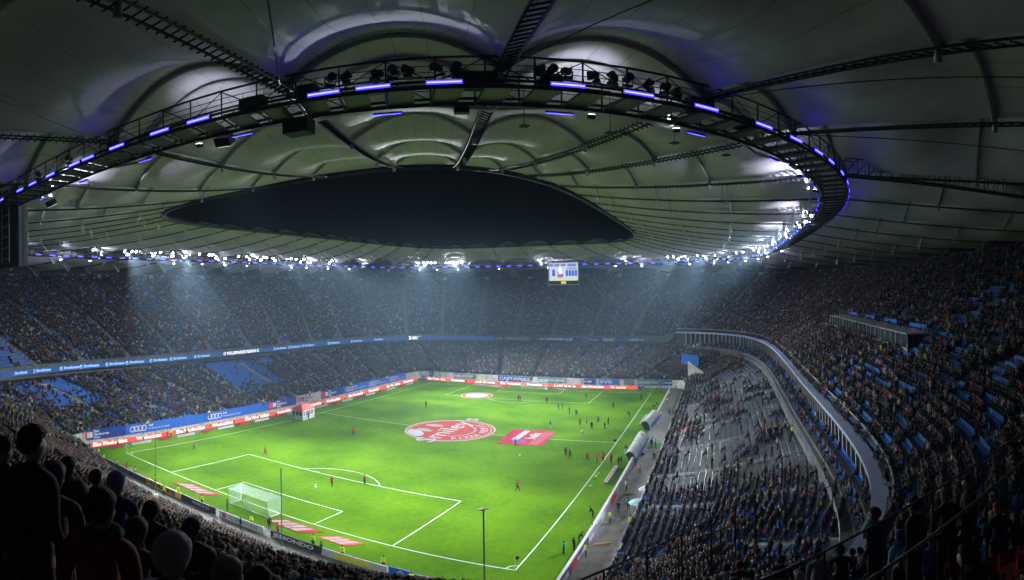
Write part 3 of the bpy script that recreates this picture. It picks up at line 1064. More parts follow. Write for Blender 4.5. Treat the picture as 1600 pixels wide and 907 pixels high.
# --- uplights added on the inner edge of the walkway to brighten the membrane above
ui = 0
for i in range(NS):
    t = RTH[i] if i % 2 == 0 else (RTH[i] + RTH[(i + 1) % NS]) / 2
    d = np.linalg.norm(gp(t, 0, 0)[0][:2] - CAM[:2])
    if i % 2 and d > 45: continue
    p = gp(t, 2.5, ZD - 0.35)[0]
    pw = (460 if 200 < math.degrees(t) < 222 else 300) if d < 45 else (4200 if d < 90 else 3900)
    nrm = math.atan2(-p[1], -p[0])
    u_ = thing('fill_uplight', 'added box uplight on the inner edge of the gantry walkway, %s round the ring' % nth(ui), 'fill_uplight', p, nrm, 'added uplights along the gantry'); ui += 1
    g = MB(); g.box((0, 0, 0), (0.25, 0.35, 0.18)); g.build('housing', 'dark', u_)
    g = MB(); g.box((0, 0, 0.1), (0.2, 0.3, 0.02)); g.build('lens', 'lampsoft', u_)
    L = bpy.data.lights.new('fill_uplight_beam', 'SPOT'); L.energy = pw; L.spot_size = math.radians(100); L.spot_blend = 1.0; L.color = (0.80, 0.92, 1.0); L.shadow_soft_size = 0.25
    lo_ = bpy.data.objects.new('fill_uplight_beam', L); COL.objects.link(lo_); lo_.parent = u_; lo_.location = (0.3, 0, 0.45); lo_.rotation_euler = Vector((0.45, 0, 0.89) if d < 45 else (0.80, 0, 0.60)).to_track_quat('-Z', 'Y').to_euler()

# --- loudspeaker boxes, moving lights and hardware on the near gantry
def boxcase(px, w, h, d, off, dz, label, hang=False):
    p, t = ring_at(px, off, ZD + dz, False)
    a, b = gp(t - .004, 0, 0)[0], gp(t + .004, 0, 0)[0]
    rz = math.atan2(b[1] - a[1], b[0] - a[0])
    o = thing('loudspeaker', label, 'loudspeaker', p, rz, 'loudspeaker cabinets on the near gantry')
    g = MB(); g.box((0, 0, h / 2), (w, d, h)); c = g.build('cabinet', 'dark', o)
    g = MB(); g.box((0, d / 2 + 0.012, h / 2), (w * 0.92, 0.02, h * 0.9)); g.build('grille', 'blackvinyl', o)
    g = MB(); g.tube([(-w / 2 + .05, 0, h), (-w / 2 + .05, 0, h + .3)], 0.02, 4); g.build('rigging_cable', 'black', o)
    g = MB(); g.tube([(w / 2 - .05, 0, h), (w / 2 - .05, 0, h + .3)], 0.02, 4); g.build('rigging_cable', 'black', o)
for a in ((755, 1.9, 0.75, .6, 1.3, 0.25, 'wide black loudspeaker cabinet at the apex of the near gantry'),
          (400, 1.3, 0.7, .6, 0.8, 0.15, 'black loudspeaker cabinet on the gantry between the ninth and tenth light bars'),
          (487, 0.85, 0.75, .6, 0.8, 0.15, 'black loudspeaker cabinet standing just above the tenth light bar'),
          (862, 1.0, 0.8, .6, 1.3, 0.2, 'black loudspeaker cabinet just right of the gantry apex'),
          (1098, 1.5, 0.8, .6, 1.0, 0.15, 'long black loudspeaker cabinet above the fifteenth light bar'),
          (182, 0.9, 0.7, .6, 1.0, 0.1, 'black loudspeaker cabinet above the seventh light bar at the left'),
          (1165, 1.1, 0.7, .6, 1.2, 0.1, 'black loudspeaker cabinet beside the sixteenth light bar'),
          (470, 1.3, 0.75, .9, 1.9, -1.05, 'big black loudspeaker hanging under the gantry at the left'),
          (725, 0.7, 0.3, .4, 2.3, -0.55, 'small black loudspeaker hanging under the gantry apex')):
    boxcase(*a)
mv = thing('stage_light', 'x', 'stage light')
g = MB(); g.box((0, 0, 0.05), (0.3, 0.26, 0.1)); g.build('base', 'black', mv)
g = MB(); g.tube([(-.19, 0, .34), (-.17, 0, .1), (.17, 0, .1), (.19, 0, .34)], .03, 4); g.build('yoke', 'black', mv)
g = MB(); g.lathe([(0.07, -0.2), (0.13, -0.12), (0.15, 0.1), (0.16, 0.2)], 10, c=(0, 0, 0)); h = g.build('head', 'dark', mv); h.location = (0, 0, .32); h.rotation_euler = (1.2, 0, 0)
MVP = [521, 547, 590, 617, 643, 693, 720, 845, 870, 892, 938, 963, 985, 1023, 1043, 1062, 1110, 60, 110]
for i, px in enumerate(sorted(MVP)):
    p, t = ring_at(px, 0.9, ZD + 0.72, False)
    c = copy_thing(mv, p, t + (i % 3) * 0.6, 'small black moving stage light on the near gantry rail, %s from the left' % nth(i), 'stage lights on the near gantry')
    c.scale = (1.35, 1.35, 1.35)
    c.rotation_euler = (0.2 * ((i * 7) % 5 - 2), 0, t + i)
for ch in list(mv.children): bpy.data.objects.remove(ch)
bpy.data.objects.remove(mv)
# hanging square plates (sensors)
for i, (px, py) in enumerate(((824, 155), (958, 171), (1058, 187), (1137, 203))):
    p, t = ring_at(px, 2.7, ZD - 1.0, False)
    o = thing('hanging_plate', 'small dark square plate hanging on a rod below the gantry, %s from the apex' % nth(i), 'plate', p, t, 'plates hanging below the gantry')
    g = MB(); g.box((0, 0, 0), (0.42, 0.42, 0.05)); g.build('plate', 'dark', o)
    g = MB(); g.tube([(0, 0, 0.02), (0, 0, 1.9)], 0.02, 4); g.build('rod', 'black', o)

# ------------------------------------------------------------------ video boards
def video_board(p, rz, label, face):
    t = thing('video_board', label, 'video screen', p, rz)
    g = MB(); g.box((-0.3, 0, 0), (0.6, 10.9, 7.9)); g.build('casing', 'dark', t)
    g = MB()
    for a, b, c, d in ((-5.5, -5.2, -4, 4), (5.2, 5.5, -4, 4)): g.box((0.03, (a + b) / 2, 0), (0.1, b - a, 8.05))
    g.box((0.03, 0, 3.85), (0.1, 10.4, 0.35)); g.box((0.03, 0, -3.85), (0.1, 10.4, 0.35)); g.build('frame', 'metal', t)
    for yy in (-4, 0, 4):
        g = MB(); g.tube([(-0.5, yy, 3.9), (-0.5, yy, 7.0)], 0.08, 4); g.build('hanger', 'black', t)
    if face:
        g = MB()
        def q(y0, y1, z0, z1, mi, x=0.02):
            g.box((x, -(y0 + y1) / 2, (z0 + z1) / 2), (0.02, y1 - y0, z1 - z0), 0, mi)
        q(-5.1, 5.1, -2.5, 3.6, 0)
        q(-5.1, 5.1, -2.5, -1.3, 4, .034)
        for k in range(4): q(-4.8 + k * 1.05, -3.95 + k * 1.05, -0.9, 0.9, 1, .036); q(-4.65 + k * 1.05, -4.1 + k * 1.05, 0.9, 1.3, 2, .037)
        q(-4.6, -1.4, 2.3, 3.3, 2, .036); q(-4.6, -1.2, 1.5, 1.9, 2, .036)
        q(-0.8, 1.0, 2.4, 3.3, 2, .036); q(1.4, 3.3, 2.4, 3.3, 2, .036); q(3.6, 5.0, 2.4, 3.3, 2, .036)
        q(0.5, 1.9, -0.4, 1.6, 5, .045); q(0.9, 1.5, 1.6, 2.3, 5, .046); q(0.6, 1.8, -1.5, -0.2, 3, .05)
        q(0.2, 0.6, -1.3, -0.1, 1, .047); q(1.8, 2.1, -1.3, 0.6, 1, .047)
        q(3.0, 4.0, -0.9, 1.2, 1, .036); q(3.3, 3.7, 1.2, 1.6, 2, .037)
        q(-0.9, 0.9, -3.55, -2.7, 6, .036)
        g.build('screen', ['scr_sky', 'scr_blue', 'scr_mid', 'scr_red', 'scr_lawn', 'scr_white', 'scr_yellow'], t)
    return t
pv = at(880.5, 427.5, 34.6); 
dd = np.hypot(86 - 2.5 - CAM[0], 0); d = ray(880.5, 427.5); pv = CAM + d * ((83.6 - CAM[0]) / d[0])
video_board(pv, PI, 'bright rectangular video screen hanging at the far end of the gantry ring', True)
d = ray(8, 362); pn = CAM + d * ((-84.5 - CAM[0]) / d[0])
vb = video_board(pn, 0.0, 'black back of a hanging video board at the left picture edge', False)
g = MB()
for z in np.linspace(-3.2, 3.2, 7): g.tube([(-1.3, -5.3, z), (-1.3, -3.0, z)], 0.04, 4)
g.tube([(-1.3, -5.3, -3.6), (-1.3, -5.3, 3.6)], 0.05, 4); g.tube([(-1.3, -3.0, -3.6), (-1.3, -3.0, 3.6)], 0.05, 4)
g.build('ladder', 'metal', vb)
g = MB(); g.box((0.06, -5.47, 0), (0.9, 0.06, 7.9)); g.build('side_trim', 'metal', vb)


# ------------------------------------------------------------------ people
BL = {}


def person_mesh(name, J, E, levels=1, hd=False, low_mats=False):
    """J: joint -> (x, y, z, radius); E: (joint, joint, region).  Grown with a skin modifier, one continuous surface."""
    names = list(J)
    me = bpy.data.meshes.new(name)
    me.from_pydata([J[n][:3] for n in names], [(names.index(a), names.index(b)) for a, b, _ in E], [])
    o = bpy.data.objects.new(name, me); COL.objects.link(o)
    md = o.modifiers.new('s', 'SKIN'); md.use_smooth_shade = True; md.branch_smoothing = 0.3
    sv = me.skin_vertices[0].data
    for i, n in enumerate(names):
        r = J[n][3]; sv[i].radius = (r, r * (J[n][4] if len(J[n]) > 4 else 1.0)); sv[i].use_root = (n == 'pelvis')
    if levels:
        ms = o.modifiers.new('u', 'SUBSURF'); ms.levels = levels; ms.render_levels = levels
    dg = bpy.context.evaluated_depsgraph_get()
    m2 = bpy.data.meshes.new_from_object(o.evaluated_get(dg))
    bpy.data.objects.remove(o)
    m2.name = name
    reg = {'skin': 0, 'top': 1, 'leg': 2, 'shoe': 3, 'head': 0}
    m2.materials.clear()
    for k in (('skin', 'icrowd', 'trousers', 'shoe', 'ihair') if low_mats else ('skin', 'jacket', 'trousers', 'shoe', 'ihair')): m2.materials.append(M[k])
    A = np.array([J[a][:3] for a, b, _ in E]); B = np.array([J[b][:3] for a, b, _ in E]); RG = [r for _, _, r in E]
    for p in m2.polygons:
        c = np.array(p.center)
        ab = B - A
        t = np.clip(((c - A) * ab).sum(1) / np.maximum((ab * ab).sum(1), 1e-9), 0, 1)
        d = np.linalg.norm(A + ab * t[:, None] - c, axis=1)
        k = int(d.argmin())
        mi = reg[RG[k]]
        if RG[k] == 'head':
            top, jaw = np.array(J['skull'][:3]), np.array(J['jaw'][:3])
            up = c[2] - top[2]; fw = c[0] - top[0]
            if up > 0.035 or (fw < -0.01 and up > -0.09): mi = 4
        p.material_index = mi
    m2.polygons.foreach_set('use_smooth', [True] * len(m2.polygons))
    return m2


def skeleton(pose='stand', hd=False):
    J, E = {}, []
    lean = {'stand': 0.0, 'sit': 0.04, 'sit2': 0.14, 'walk': 0.05, 'run': 0.16, 'bend': 0.62, 'cheer': 0.0, 'phone': 0.02, 'pocket': 0.0}[pose]
    sit = pose.startswith('sit')
    pz = 0.54 if sit else (0.86 if pose in ('run',) else 0.94)
    if pose == 'bend': pz = 0.84
    px = -0.05 if sit else 0.0
    def tor(h, fw=0.0):   # point on the leaning torso
        return (px + math.sin(lean) * h + math.cos(lean) * fw, pz + math.cos(lean) * h - math.sin(lean) * fw)
    def add(n, h, r, fw=0.0, y=0.0, q=1.0):
        x, z = tor(h, fw); J[n] = (x, y, z, r, q)
    add('pelvis', 0, 0.15, q=0.8); add('waist', 0.15, 0.155, q=0.75); add('chest', 0.36, 0.185, q=0.68); add('collar', 0.49, 0.12, q=0.75)
    add('neck', 0.575, 0.056, 0.01); add('jaw', 0.655, 0.075, 0.03); add('skull', 0.735, 0.093, 0.015); add('crown', 0.80, 0.066, 0.0)
    E += [('pelvis', 'waist', 'top'), ('waist', 'chest', 'top'), ('chest', 'collar', 'top'), ('collar', 'neck', 'top'), ('neck', 'jaw', 'skin'), ('jaw', 'skull', 'head'), ('skull', 'crown', 'head')]
    if hd:
        add('nose', 0.70, 0.014, 0.115); E.append(('skull', 'nose', 'skin'))
        for s, n in ((1, 'l'), (-1, 'r')):
            add('ear' + n, 0.705, 0.016, 0.0, 0.092 * s); E.append(('skull', 'ear' + n, 'skin'))
    for s, n in ((1, 'l'), (-1, 'r')):
        sh = tor(0.47); J['sh' + n] = (sh[0], 0.185 * s, sh[1], 0.078)
        sx, sz = sh
        if pose in ('stand', 'walk'):
            k = 0.14 * s if pose == 'walk' else 0.0
            el = (sx - 0.03 + k, 0.25 * s, sz - 0.29); wr = (sx + 0.07 + k * 1.8, 0.26 * s, sz - 0.52)
        elif pose == 'pocket': el = (sx - 0.08, 0.29 * s, sz - 0.27); wr = (sx + 0.08, 0.19 * s, sz - 0.44)
        elif pose == 'sit': el = (sx + 0.02, 0.25 * s, sz - 0.27); wr = (sx + 0.25, 0.14 * s, sz - 0.30)
        elif pose == 'sit2': el = (sx + 0.06, 0.27 * s, sz - 0.25); wr = (sx + 0.20, 0.07 * s, sz - 0.10)
        elif pose == 'run': k = 0.22 * s; el = (sx - 0.04 + k * .7, 0.25 * s, sz - 0.26); wr = (sx + 0.18 + k, 0.2 * s, sz - 0.26)
        elif pose == 'bend': el = (sx + 0.1, 0.22 * s, sz - 0.26); wr = (sx + 0.16, 0.16 * s, sz - 0.48)
        elif pose == 'cheer': el = (sx + 0.12, 0.3 * s, sz + 0.12); wr = (sx + 0.14, 0.2 * s, sz + 0.38)
        else: el = (sx + 0.08, 0.24 * s, sz - 0.25); wr = (sx + 0.28, 0.08 * s, sz + (0.0 if s > 0 else -0.12))
        J['el' + n] = (*el, 0.055); J['wr' + n] = (*wr, 0.038)
        dv = np.array(wr) - np.array(el); dv /= np.linalg.norm(dv)
        pm = np.array(wr) + dv * 0.07
        J['pm' + n] = (*pm, 0.036, 0.7)
        E += [('collar', 'sh' + n, 'top'), ('sh' + n, 'el' + n, 'top'), ('el' + n, 'wr' + n, 'top'), ('wr' + n, 'pm' + n, 'skin')]
        if hd:
            side = np.cross(dv, [0, 0, 1.0] if abs(dv[2]) < .9 else [1.0, 0, 0]); side /= np.linalg.norm(side)
            curl = np.cross(side, dv)
            for q in range(4):
                b = pm + side * (0.024 * (q - 1.5)) + dv * 0.03
                L = (0.060, 0.068, 0.064, 0.05)[q]
                m1 = b + dv * L * 0.6 + curl * 0.008; e1 = m1 + dv * L * 0.4 + curl * 0.03
                for nn, pp in (('a', m1), ('b', e1)): J['f%d%s%s' % (q, nn, n)] = (*pp, 0.0095)
                J['f%dk%s' % (q, n)] = (*b, 0.011)
                E += [('pm' + n, 'f%dk%s' % (q, n), 'skin'), ('f%dk%s' % (q, n), 'f%da%s' % (q, n), 'skin'), ('f%da%s' % (q, n), 'f%db%s' % (q, n), 'skin')]
            b = np.array(wr) + dv * 0.05 + side * -0.05 * 1.0; J['th' + n] = (*b, 0.012); J['tt' + n] = (*(b + dv * 0.045 - side * 0.012), 0.0095)
            E += [('pm' + n, 'th' + n, 'skin'), ('th' + n, 'tt' + n, 'skin')]
        J['hip' + n] = (px, 0.095 * s, pz - 0.06, 0.105)
        if sit: kn = (px + 0.43, 0.12 * s, pz - 0.05); an = (px + 0.46, 0.12 * s, 0.09)
        elif pose == 'walk': kn = (0.12 * s + .05, 0.1 * s, 0.50); an = (0.24 * s - (0.06 if s < 0 else 0), 0.1 * s, 0.10 if s > 0 else 0.14)
        elif pose == 'run': kn = (0.22 if s > 0 else 0.02, 0.1 * s, 0.52 if s > 0 else 0.46); an = (0.18 if s > 0 else -0.28, 0.1 * s, 0.12 if s > 0 else 0.26)
        elif pose == 'bend': kn = (0.1, 0.13 * s, 0.46); an = (-0.02, 0.15 * s, 0.09)
        else: kn = (0.03, 0.11 * s, 0.50); an = (-0.01, 0.12 * s, 0.09)
        J['kn' + n] = (*kn, 0.068); J['an' + n] = (*an, 0.048); J['to' + n] = (an[0] + 0.15, an[1] * 1.1, max(0.04, an[2] - 0.05), 0.038)
        E += [('pelvis', 'hip' + n, 'leg'), ('hip' + n, 'kn' + n, 'leg'), ('kn' + n, 'an' + n, 'leg'), ('an' + n, 'to' + n, 'shoe')]
    return J, E


POSES = ('stand', 'sit', 'sit2', 'walk', 'run', 'bend', 'cheer', 'phone', 'pocket')
HEADAT = {}
for ps in POSES:
    J, E = skeleton(ps, True)
    BL[ps] = person_mesh('body_' + ps, J, E, 1, True)
    HEADAT[ps] = J['skull'][:3]
LOW = []
for ps in ('stand', 'sit', 'sit2', 'cheer', 'pocket', 'phone'):
    J, E = skeleton(ps, False)
    LOW.append(person_mesh('low_' + ps, J, E, 0, False, True))


def cap_mesh(name, r, zcut, material, lump=0.0, back=0.0, band=False):
    bm = bmesh.new()
    bmesh.ops.create_icosphere(bm, subdivisions=3, radius=1.0)
    rr = random.Random(hash(name) % 1000 if False else len(name))
    for v in list(bm.verts):
        c = v.co
        x0 = c.x
        lim = zcut + 0.5 * smooth(np.array((x0 + 0.1) / 0.7)) - back * smooth(np.array((0.15 - x0) / 0.6))
        lim = float(lim)
        if c.z < lim:
            k0 = min(1.0, (lim - c.z) * 1.5)
            c.x *= 1 - 0.22 * k0; c.y *= 1 - 0.22 * k0; c.z = lim
        k = 1 + lump * math.sin(c.x * 21 + 3) * math.cos(c.y * 19) * math.sin(c.z * 17 + 1) + lump * 0.6 * (rr.random() - .5)
        v.co = Vector((c.x * r * 1.10 * k - 0.008, c.y * r * 0.93 * k, c.z * r * 1.13 * k))
    me = bpy.data.meshes.new(name)
    bm.to_mesh(me); bm.free()
    me.materials.append(M[material])
    me.polygons.foreach_set('use_smooth', [True] * len(me.polygons))
    return me


HAIR = {'hair': cap_mesh('short_hair', 0.106, 0.0, 'hair', 0.04, 0.75), 'woolly_hat': cap_mesh('woolly_hat', 0.112, 0.0, 'hair', 0.015, 0.3),
        'long_hair': cap_mesh('long_hair', 0.110, -0.05, 'hair', 0.05, 1.9)}
# scarf ring
g = MB()
t = np.linspace(0, 2 * PI, 14, endpoint=False)
g.tube(np.stack([0.085 * np.cos(t) + 0.01, 0.10 * np.sin(t), 0.012 * np.cos(t)], 1), 0.035, 6, closed=True)
g.tube([(0.09, 0.04, -.01), (0.15, 0.05, -.14), (0.16, 0.05, -.32)], 0.03, 5)
_o = g.build('scarf', 'hair'); SCARF = _o.data; bpy.data.objects.remove(_o)
SCARF.polygons.foreach_set('use_smooth', [True] * len(SCARF.polygons))

JC = [('black', (0.012, 0.012, 0.014)), ('navy', (0.012, 0.018, 0.05)), ('dark grey', (0.05, 0.05, 0.055)), ('brown', (0.07, 0.045, 0.03)),
      ('olive', (0.05, 0.055, 0.03)), ('blue', (0.02, 0.06, 0.30)), ('red', (0.28, 0.02, 0.02)), ('light grey', (0.20, 0.20, 0.22)),
      ('white', (0.38, 0.38, 0.40)), ('maroon', (0.12, 0.015, 0.025)), ('sky blue', (0.10, 0.32, 0.50)), ('beige', (0.30, 0.25, 0.18))]
JW = np.array([.31, .19, .16, .07, .05, .055, .022, .06, .035, .02, .02, .015]); JW /= JW.sum()
HC = [('black', (0.015, 0.012, 0.01)), ('dark brown', (0.04, 0.025, 0.015)), ('brown', (0.10, 0.06, 0.03)), ('blond', (0.35, 0.25, 0.12)), ('grey', (0.30, 0.30, 0.31))]
BC = [('black', (0.012, 0.012, 0.014)), ('blue', (0.02, 0.07, 0.35)), ('grey', (0.18, 0.18, 0.2)), ('white', (0.6, 0.6, 0.62)), ('dark red', (0.2, 0.02, 0.02))]


def make_person(loc, rz, pose, jc, label, cat='person', group=None, head=None, hc=(0.03, 0.02, 0.015), scarf=None, scale=1.0, legs=None):
    o = link('person', BL[pose], None, loc, rz)
    o.color = (*jc, 1)
    o.scale = (scale, scale, scale)
    tag(o, label, cat, group)
    if legs:
        o.material_slots[2].link = 'OBJECT'; o.material_slots[2].material = M[legs]
    hk = head or 'hair'
    h = link('woolly_hat' if hk == 'woolly_hat' else 'hair', HAIR[hk], o, HEADAT[pose])
    h.color = (*hc, 1)
    if pose == 'bend': h.rotation_euler = (0, 0.62, 0)
    if scarf:
        s = link('scarf', SCARF, o, (HEADAT[pose][0] - 0.0, 0, HEADAT[pose][2] - 0.19)); s.color = (*scarf, 1)
    return o


# ------------------------------------------------------------------ seats and spectators
def seat_mesh(name, m, detail=True):
    g = MB()
    g.box((0.0, 0, 0.42), (0.40, 0.42, 0.05)); g.box((-0.21, 0, 0.64), (0.05, 0.42, 0.36))
    if detail:
        g.box((0.02, 0, 0.2), (0.06, 0.3, 0.40)); g.box((-0.19, 0, 0.84), (0.07, 0.40, 0.04))
    o = g.build(name, m); me = o.data; bpy.data.objects.remove(o)
    return me
SEATM = {k: seat_mesh('seat_' + k, k) for k in ('seat', 'seatlight', 'seatred', 'seatnavy')}
LOWSEAT = {k: seat_mesh('lowseat_' + k, k, False) for k in ('seat', 'seatlight', 'seatred')}
g = MB(); g.box((-0.22, 0, 0.52), (0.09, 0.44, 0.42)); o = g.build('folded_seat', 'seatnavy'); LOWSEAT['seatnavy'] = o.data; bpy.data.objects.remove(o)


def hash01(*a):
    v = math.sin(sum(x * w for x, w in zip(a, (12.9898, 78.233, 37.719, 9.151)))) * 43758.5453
    return v - math.floor(v)


def occupancy(tn, deg, f, seg):
    """share of taken seats by tier, bearing round the bowl and height up the tier"""
    blk = hash01(seg, 1.3 if tn == 'upper' else 2.7)
    patch = hash01(math.floor(deg / 1.2), math.floor(f * 9), 3.1)
    if tn == 'lower':
        if 140 <= deg <= 226: return 0.96
        if deg > 318 or deg < 48: return 0.99
        if 48 <= deg < 140:
            if 84.5 < deg < 97.5 and f > 0.28 + 0.25 * hash01(math.floor(deg / 1.5)): return 0.03
            if 79.5 < deg < 83 and f > 0.8: return 0.05
            if 123 < deg < 132 and f > 0.45: return 0.2
            return 0.5 if patch < 0.25 else 0.86
        if 242 < deg < 306:
            return 0.75 if hash01(math.floor(deg / 3.0), math.floor(f * 8), 5.5) < 0.2 else (0.05 if f > 0.1 else 0.35)
        if 300 <= deg <= 318: return 0.9
        return 0.42 if patch < 0.3 else 0.88
    else:
        if deg > 322 or deg < 50: return 0.97
        if 50 <= deg < 145:
            if 126.5 < deg < 134 and f < 0.5: return 0.1
            return 0.55 if patch < 0.18 else 0.88
        if 145 <= deg < 205: return 0.95
        if 205 <= deg < 221: return 0.88
        if 221 <= deg < 252: return 0.04 if hash01(math.floor(deg / 1.7 + f * 3), math.floor(f * 40 + .5), 8.2) < 0.30 else 0.9
        return 0.45 if patch < 0.3 else 0.88


seats, folk = [], []       # (pos, rz, tier, row, th)
camdir = YAW
for tn, (fn, K) in TIERS.items():
    for k in range(K):
        f = (k + 0.42) / K
        tt = np.linspace(0, 2 * PI, 3000)
        x, y, z = fn(tt, f)
        L = np.concatenate([[0], np.cumsum(np.hypot(np.diff(x), np.diff(y)))])
        n = int(L[-1] / 0.52)
        s = (np.arange(n) + 0.5) * L[-1] / n
        th = np.interp(s, L, tt)
        x, y, _ = fn(th, f); _, _, z = fn(th, k / K)
        nx, ny = inward(fn, th, f)
        rz = np.arctan2(ny, nx)
        # drop the aisles
        keep = np.ones(n, bool); seg = np.zeros(n, int)
        ax = []
        for t in AISL[tn]:
            xa, ya, _ = fn(np.array([t]), f)
            keep &= np.hypot(x - xa, y - ya) > 0.85
        seg = np.searchsorted(np.sort(AISL[tn]), th)
        d = np.stack([x, y], 1) - CAM[:2]
        az = (np.arctan2(d[:, 1], d[:, 0]) - camdir + PI) % (2 * PI) - PI
        dist = np.hypot(d[:, 0], d[:, 1])
        keep &= (np.abs(az) < math.radians(60))
        for i in np.where(keep)[0]:
            seats.append((x[i], y[i], z[i], rz[i], tn, k, th[i], seg[i], dist[i], az[i]))
for o_, zz in ((0.5, 10.9), (1.65, 10.4)):
    tt = np.radians(np.linspace(226, 324, 300)); x, y, _ = upper_pt(tt, 0); nx, ny = inward(upper_pt, tt, 0)
    for i in range(len(tt)):
        seats.append((x[i] + nx[i] * o_, y[i] + ny[i] * o_, zz, math.atan2(ny[i], nx[i]), 'box', 0, tt[i], 1, 99.0, 0.0))

# spots kept free of the regular rows: round the camera and where the picked-out people stand
HERO = [  # px, py of the head, distance, pose, jacket, hair kind, hair colour, scarf, turn, label
    (52, 688, 3.9, 'stand', (0.015, 0.014, 0.018), 'hair', (0.02, 0.015, 0.012), None, -0.2, 'dark haired man in black jacket standing tall at the left picture edge'),
    (84, 742, 4.6, 'stand', (0.02, 0.02, 0.03), 'woolly_hat', (0.08, 0.08, 0.12), None, 0.2, 'person with a dark cap just right of the tall dark haired man'),
    (122, 770, 5.2, 'stand', (0.03, 0.02, 0.03), 'long_hair', (0.05, 0.03, 0.02), (0.25, 0.22, 0.2), 0.3, 'long haired person with pale scarf between the dark cap and the red jacket'),
    (158, 790, 3.5, 'stand', (0.16, 0.012, 0.012), 'hair', (0.012, 0.01, 0.01), (0.02, 0.02, 0.02), 0.0, 'broad person in a dark red jacket seen from behind at lower left'),
    (212, 828, 4.6, 'stand', (0.02, 0.02, 0.025), 'hair', (0.09, 0.05, 0.035), None, 0.2, 'brown haired person in black jacket right of the red jacket'),
    (270, 862, 3.0, 'stand', (0.02, 0.02, 0.03), 'hair', (0.22, 0.205, 0.235), None, 0.1, 'grey haired person whose big head fills the lower left foreground'),
    (356, 893, 3.9, 'stand', (0.03, 0.025, 0.03), 'hair', (0.22, 0.14, 0.09), None, 0.0, 'light brown haired head at the bottom edge right of the grey head'),
    (182, 752, 6.3, 'stand', (0.02, 0.03, 0.12), 'woolly_hat', (0.16, 0.16, 0.45), None, 0.1, 'person in pale blue bobble hat behind the red jacket'),
    (405, 903, 5.0, 'stand', (0.02, 0.02, 0.03), 'long_hair', (0.04, 0.03, 0.02), None, 0.1, 'dark long haired head low at the bottom edge left of the centre'),
    (6, 700, 5.6, 'stand', (0.014, 0.012, 0.016), 'woolly_hat', (0.03, 0.03, 0.04), None, 0.0, 'person in black with dark cap cut off by the left picture edge'),
    (106, 728, 6.6, 'stand', (0.015, 0.014, 0.02), 'hair', (0.03, 0.02, 0.015), None, 0.1, 'dark person in the gap between the tall man and the pale blue hat'),
    (236, 796, 7.0, 'stand', (0.014, 0.014, 0.018), 'hair', (0.02, 0.015, 0.01), None, 0.1, 'dark person behind the brown haired person at lower left'),
    (300, 824, 6.6, 'stand', (0.02, 0.018, 0.03), 'woolly_hat', (0.05, 0.05, 0.06), None, 0.0, 'person in dark cap just behind the big grey head'),
    (322, 872, 5.4, 'stand', (0.02, 0.018, 0.02), 'hair', (0.03, 0.02, 0.015), None, 0.0, 'dark person between the grey head and the light brown head'),
    (150, 745, 8.2, 'stand', (0.014, 0.014, 0.018), 'hair', (0.02, 0.015, 0.01), None, 0.0, 'small dark head left of the pale blue bobble hat'),
    (1428, 788, 8.2, 'stand', (0.03, 0.03, 0.035), 'hair', (0.02, 0.02, 0.02), None, 0.2, 'tall person in black coat standing in the right hand aisle'),
    (1478, 772, 8.8, 'pocket', (0.02, 0.02, 0.022), 'hair', (0.12, 0.10, 0.09), None, -0.4, 'person in black coat standing second in the right hand aisle'),
    (1512, 752, 9.6, 'stand', (0.05, 0.05, 0.06), 'woolly_hat', (0.05, 0.05, 0.06), None, 0.4, 'person in dark grey coat and cap standing farthest up the right hand aisle'),
    (1512, 868, 5.4, 'sit', (0.02, 0.02, 0.02), 'hair', (0.03, 0.02, 0.02), None, 0.0, 'lone person in black seated at the lower right corner'),
    (1366, 802, 10.0, 'stand', (0.03, 0.05, 0.10), 'hair', (0.03, 0.02, 0.02), (0.04, 0.30, 0.08), 0.2, 'person with a green collar standing left of the aisle group at right'),
]
heropos = []
for (px, py, d, pose, jc, hk, hc, sc, turn, lab) in HERO:
    hp = CAM + ray(px, py) * d
    hz = HEADAT[pose][2]
    loc = (hp[0] - 0, hp[1], hp[2] - hz)
    rz = YAW + 0.15 + turn
    if px < 700: rz = math.radians(28) + turn
    else: rz = math.radians(35) + turn
    c, s = math.cos(rz), math.sin(rz)
    hx = HEADAT[pose][0]
    loc = (hp[0] - hx * c, hp[1] - hx * s, hp[2] - hz)
    make_person(loc, rz, pose, jc, lab, head=hk, hc=hc, scarf=sc)
    heropos.append((loc[0], loc[1]))
heropos = np.array(heropos)
folkpts, seatpts = [], []
for s_ in seats:
    x, y, z, rz, tn, k, th, seg, dist, az = s_
    K = TIERS[tn][1] if tn in TIERS else 1
    if dist < 2.6: continue
    if dist < 14 and tn == 'upper' and np.hypot(heropos[:, 0] - x, heropos[:, 1] - y).min() < 0.62: continue
    if tn == 'upper' and dist < 7 and az > 0.35 and hash01(x, y) < 0.5: continue
    if tn == 'box':
        taken = random.random() < 0.35
    else:
        deg = math.degrees(th) % 360
        occ = occupancy(tn, deg, k / K, seg)
        if tn == 'upper' and dist < 26 and az < -0.45: occ = 0.42 if az < -0.62 else 0.7
        if dist < 9 and az < -0.3: occ = 0.1
        taken = random.random() < occ
    if tn == 'upper' and dist < 11 and az < -0.35: sk = 'seatred'
    elif tn == 'upper' and 205 < math.degrees(th) % 360 < 262: sk = 'seatlight'
    elif tn == 'lower' and 241 < math.degrees(th) % 360 < 318: sk = 'seatnavy'
    else: sk = 'seat'
    if taken: folkpts.append((x, y, z, rz, tn, k, dist, az, th))
    seatpts.append((x, y, z, rz, tn, k, dist, az, sk, taken))
print('seats', len(seatpts), 'people', len(folkpts))


def inframe(p):
    u, v = project(p)
    return -10 < u < 1610 and -10 < v < 915


